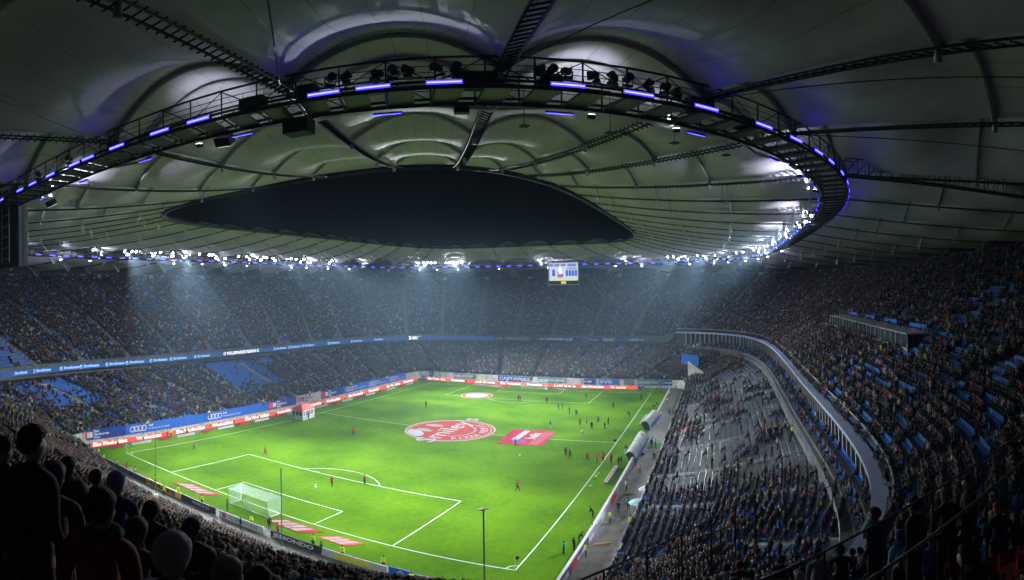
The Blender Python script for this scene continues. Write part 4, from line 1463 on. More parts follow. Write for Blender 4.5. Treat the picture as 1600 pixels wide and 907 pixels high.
# nearest visible spectators become things of their own
folkpts.sort(key=lambda q: q[6])
near_f, rest_f = [], []
for q in folkpts:
    if len(near_f) < 138 and q[4] == 'upper' and inframe((q[0], q[1], q[2] + 1.1)): near_f.append(q)
    else: rest_f.append(q)
rows = {}
for q in near_f: rows.setdefault((q[4], q[5]), []).append(q)
for (tn, k), qs in sorted(rows.items()):
    qs.sort(key=lambda q: project((q[0], q[1], q[2] + 1))[0])
    for i, q in enumerate(qs):
        x, y, z, rz, _, _, dist, az, th = q
        ci = rng.choice(len(JC), p=JW)
        front = -0.36 < az < 0.62
        if front: pose = 'sit' if random.random() < 0.6 else 'sit2'
        elif az >= 0.62: pose = random.choice(('sit', 'sit2', 'stand', 'pocket', 'phone')) if dist > 9 else random.choice(('sit', 'sit2'))
        else: pose = random.choice(('sit', 'sit2', 'sit', 'stand', 'pocket'))
        hat = random.random()
        sc = None
        if hat < 0.33: hk, (hn, hc) = 'woolly_hat', BC[rng.integers(len(BC))]; hdesc = hn + ' woolly hat'
        elif hat < 0.5: hk, (hn, hc) = 'long_hair', HC[rng.integers(len(HC))]; hdesc = 'long ' + hn + ' hair'
        else: hk, (hn, hc) = 'hair', HC[rng.integers(len(HC))]; hdesc = 'short ' + hn + ' hair'
        if random.random() < 0.22: sc = random.choice([(0.02, 0.06, 0.4), (0.6, 0.6, 0.6), (0.03, 0.03, 0.03)])
        lab = '%s person, %s jacket, %s, %s in the %s upper row' % (
            'seated' if pose.startswith('sit') else 'standing', JC[ci][0], hdesc, nth(i), nth(k))
        make_person((x, y, z + (0 if not pose.startswith('sit') else 0.0)), rz + random.uniform(-.3, .3), pose, JC[ci][1], lab,
                    group='spectators in the near rows of the upper tier', head=hk, hc=hc, scarf=sc, scale=random.uniform(0.92, 1.05))


def scatter(name, label, cat, pts, rots, kinds, tints, sources):
    """one object: points that carry copies of a few low figures"""
    me = bpy.data.meshes.new(name)
    n = len(pts)
    me.vertices.add(n)
    me.vertices.foreach_set('co', np.array(pts, np.float32).ravel())
    a = me.attributes.new('turn', 'FLOAT', 'POINT'); a.data.foreach_set('value', np.array(rots, np.float32))
    a = me.attributes.new('pick', 'INT', 'POINT'); a.data.foreach_set('value', np.array(kinds, np.int32))
    if tints is not None:
        a = me.attributes.new('tint', 'FLOAT_VECTOR', 'POINT'); a.data.foreach_set('vector', np.array(tints, np.float32).ravel())
    o = link(name, me)
    tag(o, label, cat, None, 'stuff')
    ng = bpy.data.node_groups.new(name, 'GeometryNodeTree')
    ng.interface.new_socket('Geometry', in_out='INPUT', socket_type='NodeSocketGeometry')
    ng.interface.new_socket('Geometry', in_out='OUTPUT', socket_type='NodeSocketGeometry')
    N = ng.nodes; Lk = ng.links.new
    gi = N.new('NodeGroupInput'); go = N.new('NodeGroupOutput')
    iop = N.new('GeometryNodeInstanceOnPoints'); iop.inputs['Pick Instance'].default_value = True
    jn = N.new('GeometryNodeJoinGeometry')
    for s in reversed(sources):
        so = bpy.data.objects.new(s.name, s)
        oi = N.new('GeometryNodeObjectInfo'); oi.inputs['Object'].default_value = so; oi.inputs['As Instance'].default_value = True
        Lk(oi.outputs['Geometry'], jn.inputs[0])
    Lk(gi.outputs[0], iop.inputs['Points']); Lk(jn.outputs[0], iop.inputs['Instance'])
    na = N.new('GeometryNodeInputNamedAttribute'); na.data_type = 'INT'; na.inputs['Name'].default_value = 'pick'
    Lk(na.outputs['Attribute'], iop.inputs['Instance Index'])
    nb = N.new('GeometryNodeInputNamedAttribute'); nb.data_type = 'FLOAT'; nb.inputs['Name'].default_value = 'turn'
    cx = N.new('ShaderNodeCombineXYZ'); Lk(nb.outputs['Attribute'], cx.inputs['Z'])
    Lk(cx.outputs[0], iop.inputs['Rotation'])
    Lk(iop.outputs[0], go.inputs[0])
    md = o.modifiers.new('scatter', 'NODES'); md.node_group = ng
    return o


P, Rr, Kk, Tt = [], [], [], []
cols_ = np.array([c for _, c in JC])
for q in rest_f:
    x, y, z, rz, tn, k, dist, az, th = q
    P.append((x + random.uniform(-.06, .06), y + random.uniform(-.06, .06), z)); Rr.append(rz + random.uniform(-.35, .35))
    deg = math.degrees(th) % 360
    if tn == 'lower' and (deg > 318 or deg < 60 or 140 < deg < 226): kk = random.choice((0, 4, 3, 5, 0))
    elif tn == 'upper' and dist < 45: kk = random.choice((1, 2))
    else: kk = random.choice((1, 2, 1, 2, 0, 4))
    Kk.append(kk)
    c = cols_[rng.choice(len(JC), p=JW)] * random.uniform(0.5, 1.7)
    Tt.append(np.clip(c, 0, 0.34))
scatter('crowd', 'dense crowd of spectators filling the farther rows of both tiers', 'crowd', P, Rr, Kk, Tt, LOW)

# nearest empty seats in view as things, the rest as one object
seatpts.sort(key=lambda q: q[6])
near_s, rest_s = [], []
for q in seatpts:
    if len(near_s) < 285 and not q[9] and q[4] == 'upper' and inframe((q[0], q[1], q[2] + 0.5)): near_s.append(q)
    else: rest_s.append(q)
rows = {}
for q in near_s: rows.setdefault((q[4], q[5]), []).append(q)
SN = {'seat': 'blue', 'seatlight': 'sky blue', 'seatred': 'dark red'}
for (tn, k), qs in sorted(rows.items()):
    qs.sort(key=lambda q: project((q[0], q[1], q[2] + .5))[0])
    for i, q in enumerate(qs):
        o = link('stadium_seat', SEATM[q[8]], None, (q[0], q[1], q[2]), q[3])
        tag(o, 'empty %s seat, %s from the left in the %s upper row' % (SN[q[8]], nth(i), nth(k)), 'seat', 'empty seats in the near rows of the upper tier')
sk = ['seat', 'seatlight', 'seatred', 'seatnavy']
P = [(q[0], q[1], q[2] + 0.0) for q in rest_s if not (q[9] and q[6] > 90)]
Rr = [q[3] for q in rest_s if not (q[9] and q[6] > 90)]
Kk = [sk.index(q[8]) for q in rest_s if not (q[9] and q[6] > 90)]
scatter('seat_rows', 'rows of blue plastic seats in the farther parts of both tiers', 'seats', P, Rr, Kk, None, [LOWSEAT[k] for k in sk])


def who(px, py, z, pose, jc, rz, label, group, **kw):
    p = at(px, py, z)
    return make_person((p[0], p[1], kw.pop('zf', 0.01)), rz, pose, jc, label, group=group, **kw)


RED, BLK, DGR = (0.55, 0.03, 0.03), (0.014, 0.014, 0.016), (0.02, 0.05, 0.045)
PL = [(303, 704.5, 'run', RED, -1.0, 'player in red top near the far left touchline'), (414.4, 713, 'walk', RED, 2.0, 'player in red top just outside the corner of the near penalty box'),
      (552.4, 681, 'stand', RED, 1.2, 'player in red top alone in the left half of the midfield'), (518.7, 762, 'walk', RED, 0.2, 'player in red top inside the near penalty box'),
      (569.6, 759, 'stand', RED, -0.3, 'player in red top on the edge of the near penalty arc'), (809, 769, 'walk', RED, -1.9, 'player in red top in the empty right midfield, nearest to the lens'),
      (890.4, 718, 'walk', RED, 0.8, 'player in red top beside the dark green coach near the centre line'), (917.6, 722.4, 'walk', RED, -2.0, 'leftmost of the four red players walking to the right touchline'),
      (933, 725, 'walk', RED, 2.6, 'second of the four red players by the right touchline'), (942.4, 722.4, 'run', RED, 0.0, 'third of the four red players by the right touchline'),
      (955, 725, 'stand', RED, 1.0, 'rightmost of the four red players, just off the touchline'), (906.4, 666, 'walk', RED, 0.5, 'player in red and black in the group beyond the centre line'),
      (916.4, 663.6, 'stand', (0.6, 0.28, 0.22), 1.5, 'player in a pale salmon top in the group beyond the centre line'), (935, 662, 'run', (0.55, 0.25, 0.2), 0.6, 'player in a salmon top and black shorts right of the group'),
      (884, 714.4, 'walk', DGR, 0.4, 'coach in dark green tracksuit near the centre line'), (806, 699, 'run', BLK, 2.2, 'player in black running at the edge of the red square mat'),
      (854.4, 631, 'stand', BLK, 1.0, 'player in black standing just outside the far penalty box'), (872.4, 641, 'stand', DGR, -1, 'left one of a pair in dark kit beyond the centre'),
      (878.6, 641, 'stand', BLK, 2.0, 'right one of a pair in dark kit beyond the centre'), (889.6, 647.6, 'walk', BLK, -0.6, 'player in black in line with the pair, nearer the touchline'),
      (900.6, 651.6, 'run', BLK, 0.9, 'player in black at the near end of the line of dark kit'), (915.6, 623.6, 'stand', BLK, 2.5, 'player in black inside the far penalty box at its right corner'),
      (958, 639, 'bend', BLK, 0.0, 'person in black bending down right of the far penalty box'), (984, 652, 'bend', BLK, 1.9, 'person in black crouching near the right touchline'),
      (1002, 626.4, 'walk', BLK, 1.6, 'person in black walking near the far right corner flag'), (860, 671, 'stand', BLK, -1.2, 'player in black with grey trousers right of the round logo mat'),
      (924.4, 672, 'walk', BLK, 0.4, 'player in black left of the pair near the right side'), (944.4, 672, 'run', BLK, -0.8, 'player in black reaching down near the right side'),
      (950.4, 664.4, 'stand', BLK, 1.4, 'player in black standing behind the reaching player'), (911, 681, 'bend', (0.7, 0.72, 0.75), 2.0, 'person in white top and blue trousers bending over by the group'),
      (967, 730, 'stand', BLK, 0.4, 'person in black standing off the right touchline, left of a pair'), (971, 728.5, 'walk', BLK, -0.6, 'person in black standing off the right touchline, right of a pair'),
      (977.6, 709, 'walk', BLK, -1.6, 'person in black top and pale trousers near the dugout'), (665.6, 637.6, 'walk', BLK, 0.0, 'lone player in black between the round mat and the far left corner'),
      (810, 628, 'stand', BLK, 0.5, 'player in black near the far goal, left one of two close together'), (813, 628.5, 'walk', DGR, -0.5, 'player in dark kit near the far goal, right one of two close together'),
      (459.4, 655.5, 'stand', BLK, -1.5, 'person in black standing left of the inflatable house'), (482, 655.5, 'stand', RED, -1.6, 'person in red standing in front of the inflatable house')]
for (px, py, ps, jc, rz, lab) in PL:
    kw = {}
    if 'pale trousers' in lab or 'grey trousers' in lab: kw['legs'] = 'offwhite'
    if 'blue trousers' in lab: kw['legs'] = 'boardblue'
    who(px, py, 0, ps, jc, rz, lab, None, **kw)
HV = (0.62, 0.80, 0.03)
def steward_set(lst, z, zf, rz, desc, group):
    lst = sorted(lst)
    for i, (px, py) in enumerate(lst):
        lab = 'yellow jacket steward %s, %s from the left' % (desc, nth(i))
        if zf is None:
            b = bowl_hit(px, py, 1.3)
            if b is None: continue
            p = b[1]
            make_person(p, rz, 'stand', HV, lab, group=group, hc=(0.03, 0.02, 0.02))
        else: who(px, py, z, 'stand', HV, rz, lab, group, zf=zf)
G1 = 'stewards in yellow jackets'
steward_set([(184, 689), (224, 682), (262, 674), (267, 675), (292, 671.5), (328, 661), (365.6, 655), (406, 648), (431.6, 643), (462, 636), (505, 628), (539, 620), (568, 613), (593, 605.6), (610, 601.6), (616, 600)], 1.25, 0.01, PI / 2, 'between red and blue boards', G1)
steward_set([(230.6, 660), (327, 643.5), (411, 626.5), (484, 612.5), (548, 599.5), (604.6, 589.2)], 3.4, 2.12, -PI / 2, 'just above the blue boards of the left stand', G1)
steward_set([(154, 704), (162, 713), (158, 722.5), (183.6, 721), (204, 733), (242, 747), (256, 764), (278, 764), (315.5, 778), (236.6, 769), (392.5, 810), (489.3, 841), (535, 859), (599, 875), (642.5, 900.7)], 1.25, 0.01, PI, 'on the track behind the near boards', G1)
steward_set([(978.6, 755), (953, 804), (915, 855.6), (1025.4, 604.4), (1034, 605.6), (1046, 603), (1056.4, 602), (1046, 613), (1042.6, 624), (1033, 645), (1027, 741), (1024.4, 689.6), (1040.6, 690)], 1.25, 0.01, -PI / 2, 'on the track along the right stand', G1)
steward_set([(687.4, 590.6), (728, 592.2), (753.6, 594.6), (759.6, 594.8), (792, 596), (869, 600), (880.4, 600.6), (893.6, 600.8), (962, 603), (979, 603.8), (1001.4, 603.5)], 1.25, 0.01, PI, 'behind the red boards of the far goal line', G1)
steward_set([(628, 563), (634.4, 568.4), (649, 580.4), (685, 569.6), (757, 562.4), (826, 564.4), (818, 578), (900, 566), (892.6, 577.6), (972, 578), (1043, 586), (1038, 593)], 0, None, PI, 'in the crowd of the far stand', G1)
steward_set([(13.6, 597), (17, 610), (8.4, 630), (17.6, 636), (21.6, 642), (34, 645), (50, 626), (88.4, 646.4), (74, 680), (129.6, 677)], 0, None, 0.3, 'in the lower rows at the left picture edge', G1)
steward_set([(1063, 658), (1064, 596), (986, 811), (1236, 670), (1378.5, 539), (1445, 557.7)], 0, None, PI / 2, 'among the rows of the right hand stand', G1)
# people on the track
TRK = [(897, 862, 'pocket', BLK, 'photographer in black standing at the near right corner'), (904, 850, 'bend', BLK, 'photographer in black bending beside the near right corner board'),
       (881, 868, 'stand', (0.05, 0.25, 0.3), 'small person in teal by the near right corner'), (926, 834, 'sit2', (0.5, 0.5, 0.5), 'photographer in pale jacket crouching by the right touchline board'),
       (927, 810, 'bend', BLK, 'person in black crouching farther up the right touchline board'), (966, 803, 'walk', BLK, 'person in black walking on the right track'),
       (982, 798, 'stand', (0.05, 0.15, 0.18), 'person in dark teal on the right track'), (1000, 742, 'stand', (0.6, 0.2, 0.08), 'person in orange bib behind the near dugout'),
       (1018, 700, 'stand', BLK, 'person in black left of the two stewards by the tunnel'), (1022, 722, 'walk', BLK, 'person in black walking on the track beyond the near dugout'),
       (1028, 722, 'stand', (0.05, 0.2, 0.2), 'person in teal top on the track beyond the near dugout'), (1046, 650, 'walk', (0.03, 0.1, 0.08), 'person in dark green by the far dugout'),
       (1052, 652, 'stand', BLK, 'person in black by the far dugout'), (355, 800, 'stand', (0.03, 0.12, 0.13), 'person in teal coat left of the white near board'),
       (376, 829, 'stand', BLK, 'left photographer in black behind the near goal'), (434, 838, 'stand', (0.5, 0.04, 0.05), 'person in red vest behind the near goal'),
       (502, 868, 'stand', (0.03, 0.1, 0.07), 'person in dark green between two stewards near the near boards'), (421, 828, 'pocket', BLK, 'right photographer in black behind the near goal'),
       (198, 735, 'sit2', (0.5, 0.06, 0.06), 'seated child in red beside the near left boards'), (211, 742, 'sit2', (0.4, 0.4, 0.42), 'seated child in grey beside the near left boards'),
       (1017, 695, 'bend', (0.5, 0.5, 0.5), 'person in grey sorting kit at the tunnel mouth')]
for (px, py, ps, jc, lab) in TRK: who(px, py, 0, ps, jc, random.uniform(-3, 3), lab, None)


# ------------------------------------------------------------------ goals, flags, balls
def goal(x, s, label, net_logo):
    t = thing('goal', label, 'goal', (x, 0, 0.01), 0 if s > 0 else PI)
    g = MB(); g.tube([(0, -3.66, 0), (0, -3.66, 2.44), (0, 3.66, 2.44), (0, 3.66, 0)], 0.06, 10); g.build('goal_frame', 'white', t)
    g = MB()
    g.tube([(0, -3.66, 0.03), (2.0, -3.66, 0.03), (2.0, 3.66, 0.03), (0, 3.66, 0.03)], 0.045, 6); g.build('ground_bar', 'white', t)
    for yy in (-3.66, 3.66):
        g = MB(); g.tube([(2.3, yy, 0), (2.3, yy, 2.3)], 0.035, 5); g.build('net_post', 'greenpole', t)
    g = MB()
    def grid(p0, du, dv, nu, nv):
        A, B, C = map(np.array, (p0, du, dv))
        for i in range(nu + 1): g.tube([A + B * i / nu, A + B * i / nu + C], 0.006, 3)
        for j in range(nv + 1): g.tube([A + C * j / nv, A + C * j / nv + B], 0.006, 3)
    grid((2.0, -3.66, 0), (0, 7.32, 0), (0.25, 0, 2.3), 34, 12)
    grid((0, -3.66, 2.44), (0, 7.32, 0), (2.25, 0, -.14), 34, 10)
    grid((0, -3.66, 0), (2.0, 0, 0), (0.1, 0, 2.4), 10, 12); grid((0, 3.66, 0), (2.0, 0, 0), (0.1, 0, 2.4), 10, 12)
    g.build('net', 'netting', t)
    g = MB()
    g.add([(2.02, -3.6, 0.05), (2.02, 3.6, 0.05), (2.26, 3.6, 2.25), (2.26, -3.6, 2.25)], [(0, 1, 2, 3)])
    g.add([(0.05, -3.6, 2.43), (0.05, 3.6, 2.43), (2.26, 3.6, 2.26), (2.26, -3.6, 2.26)], [(0, 1, 2, 3)])
    g.add([(0.05, -3.63, 0.05), (2.02, -3.63, .05), (2.26, -3.63, 2.25), (.05, -3.63, 2.4)], [(0, 1, 2, 3)])
    g.add([(0.05, 3.63, 0.05), (2.02, 3.63, .05), (2.26, 3.63, 2.25), (.05, 3.63, 2.4)], [(0, 1, 2, 3)])
    o = g.build('net_cloth', netcloth, t)
    if net_logo:
        g = MB()
        for r0, r1 in ((1.0, 0.62), (0.42, 0.0)):
            pts = [(r0, 0), (0, r0), (-r0, 0), (0, -r0)]
            A = [(2.24 + 0.1 * b, -a * 1.0, 1.15 + b) for a, b in pts]; B = [(2.24 + 0.1 * b, -a, 1.15 + b) for a, b in [(r1, 0), (0, r1), (-r1, 0), (0, -r1)]]
            g.strip(A, B, True)
        g.build('net_emblem', 'netting', t)
    return t
netcloth = bpy.data.materials.new('fine_net'); netcloth.use_nodes = True
nt = netcloth.node_tree; o_ = nt.nodes['Material Output']; b_ = nt.nodes['Principled BSDF']; b_.inputs['Base Color'].default_value = (0.6, 0.7, 0.68, 1)
tr = nt.nodes.new('ShaderNodeBsdfTransparent'); ms = nt.nodes.new('ShaderNodeMixShader'); ms.inputs[0].default_value = 0.26
nt.links.new(tr.outputs[0], ms.inputs[1]); nt.links.new(b_.outputs[0], ms.inputs[2]); nt.links.new(ms.outputs[0], o_.inputs[0])
goal(-52.5, -1, 'white football goal with boxy net on the near goal line', True)
goal(52.5, 1, 'white football goal with net at the far end', False)
for i, (x, y, lab) in enumerate(((-52.5, -34, 'corner flag with black and white cloth at the near right corner'), (-52.5, 34, 'white corner flag at the near left corner'),
                                 (52.5, -34, 'corner flag at the far right corner'))):
    t = thing('corner_flag', lab, 'corner flag', (x, y, 0.01))
    g = MB(); g.tube([(0, 0, 0), (0, 0, 1.6)], 0.03, 6); g.build('pole', 'white', t)
    g = MB()
    xs = np.linspace(0, 0.42, 7); A = [(a, 0.03 * math.sin(a * 14), 1.58) for a in xs]; B = [(a, 0.03 * math.sin(a * 14), 1.25) for a in xs]
    A2 = [(a, 0.012 + 0.03 * math.sin(a * 14), 1.58) for a in xs]; B2 = [(a, 0.012 + 0.03 * math.sin(a * 14), 1.25) for a in xs]
    g.strip(A, B); g.strip(B2, A2); g.strip(A2, A); g.build('flag', 'blackvinyl' if i == 0 else 'offwhite', t, rz=-0.7)
BALLS = [(498.5, 740.5, 'left edge of the near penalty box'), (493, 760, 'middle of the near penalty box'), (886, 652, 'line of players in black'), (812, 713, 'edge of the red square mat'),
         (918, 671, 'group beyond the centre line'), (948, 667, 'reaching player'), (1002, 675, 'far dugout')]
for i, (px, py, w) in enumerate(BALLS):
    bm = bmesh.new(); bmesh.ops.create_icosphere(bm, subdivisions=3, radius=0.14)
    me = bpy.data.meshes.new('football'); bm.to_mesh(me); bm.free(); me.materials.append(M['ball']); me.materials.append(M['blackvinyl'])
    me.polygons.foreach_set('use_smooth', [True] * len(me.polygons))
    for p in me.polygons:
        if math.sin(p.center.x * 40) * math.sin(p.center.y * 40) * math.sin(p.center.z * 40 + 1) > 0.45: p.material_index = 1
    q = at(px, py, 0)
    tag(link('football', me, None, (q[0], q[1], 0.15)), 'white football lying on the grass by the ' + w, 'ball', 'footballs on the pitch')
for i, (px, py) in enumerate(((936, 740.5), (932, 745), (923, 760))):
    q = at(px, py, 0); g = MB(); g.lathe([(0.2, 0), (0.2, 0.02), (0.1, 0.1), (0.04, 0.24)], 10)
    tag(g.build('training_cone', 'lemon', None, (q[0], q[1], 0.012)), 'small yellow training cone near the right touchline, %s from the far end' % nth(i), 'cone', 'training cones')

# ------------------------------------------------------------------ carpets with print on the grass
def carpet(pix, label, m, stripes, z=0.03):
    P = [at(a, b, 0)[:2] for a, b in pix]
    c = sum(P) / len(P)
    g = MB(); g.slab([p - c for p in P], 0, 0.03)
    t = thing('ad_carpet', label, 'carpet', (c[0], c[1], 0.03), 0, 'printed carpets on the grass')
    g.build('cloth', m, t)
    g = MB()
    a, b, d, e = [p - c for p in P]
    for u0, u1, v0, v1 in stripes:
        def L(u, v): return (a * (1 - u) + b * u) * (1 - v) + (e * (1 - u) + d * u) * v
        g.poly([L(u0, v0), L(u1, v0), L(u1, v1), L(u0, v1)], 0.036)
    if stripes: g.build('print', 'carpetwhite', t)
    return t
def strips(n, seed):
    r = random.Random(seed); S = []
    for k in range(n):
        v0 = 0.1 + 0.8 * k / n; u = 0.08
        while u < 0.9:
            w = r.uniform(0.05, 0.2); S.append((u, min(u + w, .92), v0, v0 + 0.55 / n)); u += w + 0.03
    return S
carpet(((269, 754), (299, 757), (346, 776), (317, 775)), 'red and white printed carpet left of the near goal', 'pink', strips(4, 1))
carpet(((411, 812), (447, 812), (506, 832), (469, 834)), 'red and white printed carpet just right of the near goal', 'pink', strips(4, 2))
carpet(((496, 840), (527.5, 839), (570.6, 851), (537.5, 854)), 'red and white printed carpet third from the left by the near boards', 'red', strips(3, 5))
carpet(((730, 600), (742, 599.3), (802, 605.5), (790, 607)), 'pale red carpet left of the far goal', 'pink', strips(2, 4))
carpet(((858, 607), (872, 606.5), (896, 609.5), (880, 611)), 'pale red carpet right of the far goal', 'pink', strips(2, 6))
sq = carpet(((802, 671.6), (868, 674.6), (847, 698), (776, 693)), 'large pink red square carpet with a white printed word beside the centre circle', 'magenta', [])
# round carpets
def disc(px, py, r, label):
    q = at(px, py, 0)
    t = thing('round_carpet', label, 'carpet', (q[0], q[1], 0.03), 0, 'printed carpets on the grass')
    g = MB(); g.lathe([(r, 0), (r, 0.03), (0.01, 0.031)], 72); g.build('cloth', 'pink', t)
    return t
c0 = disc(703, 671, 9.3, 'big round red and white carpet with a smiling face on the centre circle')
c0.location = (0, 0, 0.03)
def ringm(r0, r1, z, a0=0, a1=2 * PI, n=64, c=(0, 0), ex=1.0, rot=0.0):
    A, B = [], []
    for t in np.linspace(a0, a1, n):
        for L, r in ((A, r1), (B, r0)):
            x, y = r * math.cos(t) * ex, r * math.sin(t)
            L.append((c[0] + x * math.cos(rot) - y * math.sin(rot), c[1] + x * math.sin(rot) + y * math.cos(rot), z))
    return A, B
g = MB(); g.strip(*ringm(8.9, 9.28, 0.036)); g.strip(*ringm(8.3, 8.5, 0.036))
g.strip(*ringm(0.01, 1.5, 0.037, c=(-5.0, 5.3), ex=2.0, rot=0.8)); g.build('white_rim', 'carpetwhite', c0)
# reading direction of the print: facing the right-hand stand, upward = +y
g = MB(); g.strip(*ringm(0.01, 1.0, 0.042, c=(-2.2, 4.8), ex=2.0, rot=1.3)); g.strip(*ringm(0.01, 1.0, 0.042, c=(2.2, 4.8), ex=2.0, rot=1.75))
g.strip(*ringm(4.9, 5.4, 0.042, a0=PI * 1.12, a1=PI * 1.88, n=30)); g.build('smiling_face', 'greytint', c0)
wt = text("Smiley's", 5.6, 'carpetwhite', c0, (0.6, 0.3, 0.05), (0, 0, 0), bold=0.05, align='CENTER', name='lettering', sx=1.28)
for i, ch in enumerate('PIZZA PROFIS'):
    a = PI * 1.18 + i * PI * 0.64 / 11
    text(ch, 2.1, 'carpetwhite', c0, (7.1 * math.cos(a), 7.1 * math.sin(a), 0.05), (0, 0, a + PI / 2), bold=0.04, align='CENTER', name='letter')
c1 = disc(745, 618.5, 4.6, 'smaller round white and red carpet in front of the far goal')
g = MB(); g.strip(*ringm(0.01, 3.2, 0.036)); g.strip(*ringm(4.1, 4.4, 0.036)); g.build('white_centre', 'carpetwhite', c1)
text("Smiley's", 1.7, 'greytint', c1, (0, 0, 0.05), (0, 0, 0), bold=0.05, align='CENTER')
# print of the square carpet
text('hella', 2.6, 'carpetwhite', sq, (1.2, -1.0, 0.06), (0, 0, 0), bold=0.1, align='CENTER', name='print')
g = MB()
for k in range(4): g.box((-0.2, -3.6 + k * 0.5, 0.036), (10.6, 0.07, 0.008))
g.build('thin_stripes', 'carpetwhite', sq)
g = MB(); g.box((1.2, 1.6, 0.04), (7.4, 1.3, 0.01)); g.build('white_panel', 'carpetwhite', sq)
g = MB(); g.strip(*ringm(0.5, 1.3, 0.05, c=(-3.4, 0.4))); g.build('blue_mark', 'indigo', sq)

# ------------------------------------------------------------------ boards round the pitch
def board(p0, p1, z0, z1, m, label, texts=(), name='advertising_board', cat='advertising board', group=None, thick=0.12, tilt=0.0, face=1, extra=None):
    """upright board from p0 to p1; its printed face looks to the left-hand side of p0->p1 when face=-1"""
    p0, p1 = np.array(p0, float), np.array(p1, float)
    d = p1 - p0; L = np.hypot(*d); rz = math.atan2(d[1], d[0])
    t = thing(name, label, cat, (p0[0], p0[1], z0), rz, group)
    g = MB(); g.box((L / 2, 0.0, (z1 - z0) / 2), (L, thick, z1 - z0)); g.build('panel', m, t)
    H = z1 - z0
    for tx in texts:
        body, u, v, size, tm = tx[:5]
        sx = tx[5] if len(tx) > 5 else 1.0
        bold = tx[6] if len(tx) > 6 else 0.03
        text(body, size, tm, t, (u * L, -(thick / 2 + 0.02), v * H), (PI / 2, 0, 0), bold=bold * size, sx=sx)
    if extra: extra(t, L, H, thick)
    return t


def rings(t, L, H, th, u, s, m='white'):
    g = MB()
    for k in range(4):
        A, B = [], []
        for a in np.linspace(0, 2 * PI, 24):
            for LL, r in ((A, s), (B, s * 0.72)): LL.append((u * L + k * s * 1.45 + r * math.cos(a), -(th / 2 + 0.03 + 0.004 * k), H * 0.5 + r * math.sin(a)))
        g.strip(B, A)
    g.build('four_rings', m, t)


def crest(t, L, H, th, u, s):
    g = MB()
    def dia(r, mi, o): g.add([(u * L + r, -(th / 2 + o), H / 2), (u * L, -(th / 2 + o), H / 2 + r), (u * L - r, -(th / 2 + o), H / 2), (u * L, -(th / 2 + o), H / 2 - r)], [(0, 1, 2, 3)], mi)
    dia(s, 0, .02); dia(s * .68, 1, .03); dia(s * .36, 0, .04)
    g.build('diamond_emblem', ['white', 'blackvinyl'], t)


# the row of blue boards hangs on the wall of the left stand
BX = [-57.5, -47.5, -28, -9, 1, 10.5, 20, 31, 42, 52.5]
BTY = ['weg', 'audi', 'audi', 'weg', 'wegw', 'weg', 'audi', 'audi', 'audi']
# image order left to right is x increasing; texts must read from the pitch (facing -y): local x runs +x
cnt = {'weg': 0, 'audi': 0, 'wegw': 0}
yb = 43.18
for i, ty in enumerate(BTY):
    x0, x1 = BX[i] + 0.02, BX[i + 1] - 0.02
    def ex(t, L, H, th, ty=ty):
        if ty == 'audi': rings(t, L, H, th, 0.14 if L < 15 else 0.08, 0.62)
        else:
            g = MB(); g.box((0.9, -(th / 2 + .02), H / 2), (1.3, 0.02, 1.5), 0, 0); g.box((2.2, -(th / 2 + .02), H / 2), (1.1, 0.02, 1.1), 0, 1); g.build('emblem', ['red', 'white' if ty == 'weg' else 'boardblue'], t)
    if ty == 'audi':
        u = 0.14 + 0.33 if x1 - x0 < 15 else 0.27
        tx = (('Audi', u, 0.68, 0.6, 'white'), ('Vorsprung durch Technik', u, 0.36, 0.5, 'white', 1.0, 0.01))
        if x1 - x0 > 15:
            lab = 'long blue board with four white rings, %s long one from the left' % ('first' if cnt['audi'] == 0 else 'second')
        else: lab = 'short blue board with four rings near the far corner, %s from the left' % nth(cnt['audi'] - 2)
        m = 'boardblue'
    elif ty == 'weg':
        tx = (('Der', 3.0 / (x1 - x0), 0.8, 0.72, 'white'), ('Hamburger', 3.0 / (x1 - x0), 0.5, 0.72, 'white'), ('Weg', 3.0 / (x1 - x0), 0.2, 0.72, 'white'))
        m = 'boardnavy'; lab = 'navy board with red emblem and three white words, %s such from the left' % nth(cnt['weg'])
    else:
        tx = (('Der', 3.0 / (x1 - x0), 0.8, 0.65, 'boardnavy'), ('Hamburger', 3.0 / (x1 - x0), 0.5, 0.65, 'boardnavy'), ('Weg', 3.0 / (x1 - x0), 0.2, 0.65, 'boardnavy'))
        m = 'offwhite'; lab = 'white board with red emblem and navy words amid the blue boards of the left stand'
    cnt[ty] += 1
    board((x0, yb), (x1, yb), 0.75, 2.85, m, lab, tx, group='boards on the wall of the left stand', extra=ex)

# red LED boards: left touchline (x increasing), far goal line
xs = np.linspace(-56.3, 55.8, 13)
wl = ['Elbe Wochenblatt', 'Wochenblatt', 'Elbe Wochenblatt', 'Ihre Stadtteilzeitung'[:0] + 'Elbe Wochenblatt']
for i in range(12):
    body = ('Elbe Wochenblatt', 'Wochenblatt')[i % 2]
    lb_ = 'glowing red board with white words along the left touchline, %s from the left' % nth(i)
    L = xs[i + 1] - xs[i]
    board((xs[i], 40.6), (xs[i + 1] - 0.01, 40.6), 0.02, 0.95, 'ledred', lb_, ((body, 0.04, 0.5, 0.98, 'ledtext', 1.02 if i % 2 == 0 else 1.1, 0.035),), group='glowing red boards round the pitch')
ys = np.linspace(38.6, -29.5, 9)
for i in range(8):
    body = ('Elbe Wochenblatt', 'Wochenblatt', 'Jetzt Mitglied werden')[i % 3]
    board((57.9, ys[i]), (57.9, ys[i + 1] + 0.01), 0.02, 0.95, 'ledred', 'glowing red board behind the far goal line, %s from the left' % nth(i),
          ((body, 0.06, 0.5, 0.9, 'ledtext', 0.86 if i % 3 == 2 else 1.0, 0.035),), group='glowing red boards round the pitch')
